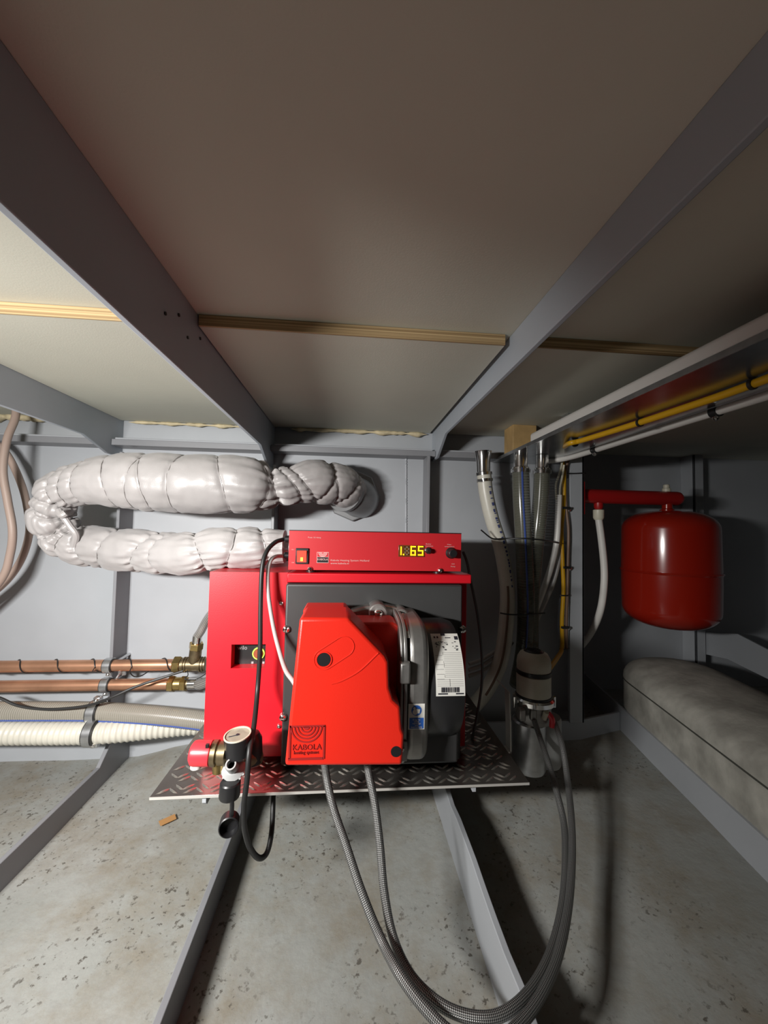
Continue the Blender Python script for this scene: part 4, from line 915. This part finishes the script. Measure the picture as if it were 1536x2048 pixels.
for k, (px, py) in enumerate(((1135, 1017), (1136, 1136), (1133, 1256))):
    c_ = P(px, py, YT - 0.006)
    t = thing('cable_clip', ('top', 'middle', 'lowest')[k] + ' black cable clip with shiny screw on the post', 'cable clip', (c_.x, c_.y, c_.z), 'cable clips on the post')
    MB().box((c_.x - 0.014, c_.y - 0.003, c_.z - 0.002), (c_.x + 0.008, c_.y + 0.014, c_.z + 0.005)).build('clip', m_rubber, t, bevel=0.001)
    MB().lathe([(0.0065, 0), (0.006, 0.003), (0.003, 0.005), (0, 0.0055)], (c_.x + 0.008, YPO - 0.007, c_.z - 0.002), (0, -1, -0.2), 16).build('screw', m_chrome, t)
    MB().cyl((c_.x + 0.008, YPO - 0.007, c_.z - 0.002), (c_.x + 0.008, YPO + 0.001, c_.z - 0.002), 0.003, 8).build('screw_shank', m_zinc, t)
def tie(name, pts, label, r=0.0020): return tag(MB().tube(pts, r, 6).build(name, m_rubber), label, 'cable tie')
tie('cable_tie', [P(962, 1060, YH - 0.05), P(985, 1077, YH - 0.042), P(1010, 1077, YH - 0.035), P(1050, 1077, YH - 0.055), P(1085, 1080, YH - 0.045), P(1117, 1086, 1.035)], 'upper black cable tie with loose end across the three hoses')
tie('cable_tie', [P(1000, 1226, YH - 0.05), P(1020, 1229, YH - 0.058), P(1050, 1229, YH - 0.05), P(1090, 1226, 1.0)], 'lower black cable tie around the hoses')
tie('cable_tie', [P(1132, 947, YPO - 0.004), P(1150, 947, YPO - 0.002), P(1168, 946, YPO - 0.003), P(1172, 946, YPO + 0.004)], 'black cable tie around the top of the post')
for k, py in enumerate((1190, 1298)):
    tie('cable_tie', [P(1119, py, YT - 0.004), P(1124, py + 1, YT - 0.008), P(1134, py + 1, YT - 0.008), P(1138, py, YT - 0.002)], ('black cable tie on the yellow cable halfway down the post', 'black cable tie on the yellow cable near the filter')[k])

# ================================================================== cable tray, trunking, conduit, block
ZT = 0.2065; tx0, tx1 = 0.430, 0.585
tr = thing('cable_tray', 'galvanised cable tray running along the ceiling at the right', 'cable tray', (0.5, 0.4, ZT))
MB().box((tx0, -0.6, ZT), (tx1, 1.14, ZT + 0.002)).build('sheet', m_galv, tr)
MB().box((tx0 - 0.0015, -0.6, ZT - 0.0005), (tx0 + 0.0005, 1.14, ZT + 0.008)).build('lip', m_zinc, tr)
MB().box((tx1 - 0.0005, -0.6, ZT - 0.0005), (tx1 + 0.0015, 1.14, ZT + 0.008)).build('lip', m_zinc, tr)
for y in (0.0, 0.88): MB().box((0.52, y, ZT + 0.002), (0.545, y + 0.03, ZC)).build('hanger', m_zinc, tr)
yk = 0.895
tk = MB().box((tx0 + 0.001, -0.6, ZT + 0.0025), (tx0 + 0.055, yk, ZT + 0.030)).build('cable_trunking', m_white, bevel=0.007, segs=4)
tag(tk, 'white plastic trunking lying on the cable tray', 'trunking')
cx_ = tx1 + 0.012; zc_ = ZT - 0.004
simple('white_conduit', [(cx_, -0.6, zc_), (cx_, 0.2, zc_), (cx_, 0.7, zc_), (cx_, 0.98, zc_), (cx_ - 0.04, 1.05, zc_ - 0.004)], 0.0075, m_white, 'white conduit along the right edge of the tray', 'conduit')
for k, (px, py) in enumerate(((1432, 818), (1190, 892))):
    d = P(px, py, 1.0); y = cx_ / (d.x / d.y)
    t = thing('conduit_clip', ('black conduit clip with bright screw nearest the right edge', 'black conduit clip above the post')[k], 'clip', (cx_, y, zc_ - 0.012), 'conduit clips under the tray')
    MB().lathe([(0.0078, -0.006), (0.0098, -0.006), (0.0098, 0.006), (0.0078, 0.006)], (cx_, y, zc_), (0, 1, 0), 18).build('band', m_rubber, t)
    MB().lathe([(0.005, 0), (0.005, 0.003), (0.002, 0.006), (0, 0.006)], (cx_ - 0.001, y, zc_ - 0.0095), (0, -0.2, -1), 14).build('screw', m_chrome, t)
for k, (px, py) in enumerate(((1505, 768), (1280, 845), (1150, 887), (1126, 898))):
    c_ = onz(px, py, ZY) if k < 3 else P(px, py, 1.062); Y_ = c_.y
    o = MB().lathe([(0.0060, -0.002), (0.0078, -0.002), (0.0078, 0.002), (0.0060, 0.002)], c_, Vector((-0.05, 1, 0)) if k < 3 else Vector((0, 0.3, -1)), 16).build('cable_tie', m_rubber)
    tag(o, ('black tie on the yellow cable nearest the right edge', 'black tie on the yellow cable midway under the tray', 'black tie on the yellow cable at the tray end', 'black tie where the yellow cable turns down the post')[k], 'cable tie', 'ties on the yellow cable')
w0 = P(1026, 893, 1.0); w1 = P(1080, 893, 1.0)
tag(MB().box((w0.x, 1.0, ZT + 0.003), (w1.x - 0.01, 1.06, ZP - 0.0005)).build('wood_block', m_wood, bevel=0.001), 'pine packing block between tray and ceiling', 'wood block')

# ================================================================== expansion vessel on its red arm
YE = 1.12; ecx = P(1338, 1140, YE).x; ke = YE / FPX
def ez_(py): return P(1338, py, YE).z
vb = thing('vessel_bracket', 'dark red tube arm fixed to the post above the vessel', 'bracket', (pxr, YE, ez_(1010)))
za = P(1270, 995, YE).z; xa_ = pxr + 0.005; xe = P(1352, 995, YE).x
MB().lathe([(0.020, 0), (0.0218, 0.002), (0.0218, xe - xa_), (0.0205, xe - xa_ + 0.008), (0.014, xe - xa_ + 0.016), (0, xe - xa_ + 0.020)], (xa_, YE, za), (1, 0, 0), 28).build('arm', m_arm, vb)
MB().box((pxr + 0.0005, YPO + 0.004, ez_(1034)), (xa_ + 0.001, YE + 0.03, ez_(972))).build('wall_plate', m_arm, vb, bevel=0.0006)
MB().lathe([(0.012, 0), (0.012, 0.010), (0.009, 0.012), (0.009, 0.021), (0.007, 0.023), (0, 0.023)], (ecx - 0.006, YE, za + 0.0205), (0, 0, 1), 12).build('bleed_screw', m_offwhite, vb)
xh = P(1197, 1015, YE).x
MB().lathe([(0.013, 0), (0.013, 0.014), (0.010, 0.020)], (xh, YE, za - 0.0195), (0, 0, -1), 16).build('hose_port', m_arm, vb)
ev = thing('expansion_vessel', 'round glossy red expansion vessel hanging from the red arm', 'expansion vessel', (ecx, YE, ez_(1255)))
Re = 0.126
zt_, zm_, zb_ = za - 0.038, ez_(1142), ez_(1254)
prof = []
for k in range(13):
    a = PI / 2 * k / 12; prof.append((Re * (math.sin(a)) ** 0.75, zt_ - 0.058 * (1 - math.cos(a))))
prof += [(Re * 1.012, zm_ + 0.03), (Re * 1.015, zm_)]
low = [(Re * 1.015, zm_), (Re * 1.012, zm_ - 0.04), (Re, zb_ + 0.06)]
for k in range(1, 13):
    a = PI / 2 * k / 12; low.append((Re * max(0, math.cos(a)) ** 0.75, zb_ + 0.06 - 0.06 * math.sin(a)))
MB().lathe(prof, (ecx, YE, 0), (0, 0, 1), 64).build('upper_shell', m_vessel, ev, smooth=60)
MB().lathe(low, (ecx, YE, 0), (0, 0, 1), 64).build('lower_shell', m_vessel, ev, smooth=60)
MB().lathe([(Re * 1.0, -0.004), (Re * 1.03, -0.004), (Re * 1.05, 0), (Re * 1.03, 0.004), (Re * 1.0, 0.004)], (ecx, YE, zm_), (0, 0, 1), 64).build('seam_band', m_vessel, ev)
MB().lathe([(0.020, 0), (0.020, 0.008), (0.0145, 0.012), (0.0145, 0.030)], (ecx - 0.004, YE, zt_ - 0.006), (0, 0, 1), 20).build('neck', m_vessel, ev)
MB().lathe([(0.004, 0), (0.004, 0.008), (0, 0.009)], (ecx, YE, zb_ + 0.001), (0, 0, -1), 10).build('valve_nub', m_vessel, ev)
wh = thing('white_hose', 'thin white hose dropping from the red arm behind the post', 'hose', (xh, YE, ez_(1280)))
MB().lathe([(0.013, 0), (0.0160, 0.002), (0.0155, 0.025), (0.012, 0.032)], (xh, YE, P(1197, 1019, YE).z), (0, 0, -1), 20).build('end_fitting', m_offwhite, wh)
MB().tube([(xh, YE, P(1197, 1036, YE).z), P(1203, 1080, YE), P(1208, 1130, YE), P(1208, 1170, YE), P(1202, 1215, YE + 0.01), P(1190, 1250, YE + 0.04), P(1172, 1280, YE + 0.08), P(1150, 1305, YE + 0.12)], 0.0103, 16).build('tube', m_white, wh)

# ================================================================== long round-ended grey tank on the right
hwid = 0.14; Ld = 1.1; dirn = Vector((-0.195, -1, 0)).normalized(); sidev = Vector((-dirn.y, dirn.x, 0))   # sidev: away from the left wall of the tank
org = Vector((sx(1.215) + 0.006, 1.215, 0)) + sidev * hwid
if sidev.x < 0: sidev = -sidev; org = Vector((sx(1.215) + 0.006, 1.215, 0)) + sidev * hwid
gt = thing('storage_tank', 'long dusty grey tank with rounded end lying on the right stringer', 'tank', org + Vector((0, 0, -0.532)))
zs0, zs1, rise = -0.532, -0.446, 0.062
secs = []
for k in range(44):
    s = Ld * (k / 43) ** 1.7; wdt = hwid * (1 - max(0, 1 - s / hwid) ** 2.3) ** (1 / 2.3) if s < hwid else hwid
    secs.append((org + dirn * s, max(wdt, 0.0015)))
vs = []; fs = []
for c_, w_ in secs: vs += [c_ - sidev * w_ + Vector((0, 0, zs0)), c_ - sidev * w_ + Vector((0, 0, zs1)), c_ + sidev * w_ + Vector((0, 0, zs1)), c_ + sidev * w_ + Vector((0, 0, zs0))]
for k in range(len(secs) - 1):
    for q in range(4): fs.append((4 * k + q, 4 * k + (q + 1) % 4, 4 * k + 4 + (q + 1) % 4, 4 * k + 4 + q))
fs += [(0, 1, 2, 3), tuple(4 * (len(secs) - 1) + q for q in range(4))]
MB().add(vs, fs).build('body', m_tank, gt, smooth=50)
na = 16; vs = []; fs = []
for c_, w_ in secs:
    hh = rise * (0.30 + 0.70 * (w_ / hwid))
    for q in range(na + 1):
        a = PI * q / na; ca = math.cos(a); sa = max(0, math.sin(a))
        ca = math.copysign(abs(ca) ** 0.8, ca)
        vs.append(c_ - sidev * (w_ + 0.0015) * ca + Vector((0, 0, zs1 + 0.003 + hh * sa ** 0.85)))
for k in range(len(secs) - 1):
    for q in range(na): fs.append((k * (na + 1) + q, k * (na + 1) + q + 1, (k + 1) * (na + 1) + q + 1, (k + 1) * (na + 1) + q))
MB().add(vs, fs).build('lid', m_tank, gt, smooth=50)
MB().tube([c_ - sidev * (w_ + 0.0002) + Vector((0, 0, zs1 + 0.001)) for c_, w_ in secs], 0.0028, 6, straight=True).build('seam', m_seam, gt)

# ================================================================== scrap on the floor
c_ = P(335, 1642, 0.80); d = M @ Vector(((335 - 768) / FPX, -(1642 - 1024) / FPX, -1)); t = (ZF + 0.002) / d.z; c_ = d * t
ca, sa = math.cos(0.7), math.sin(0.7); pl = [(-.016, -.008), (.015, -.009), (.017, .008), (-.015, .009)]
tag(MB().prism([(c_.x + x * ca - y * sa, c_.y + x * sa + y * ca, ZF + 0.0035) for x, y in pl], (0, 0, 0.0012)).build('card_scrap', m_card), 'small brown card scrap lying on the floor', 'scrap')
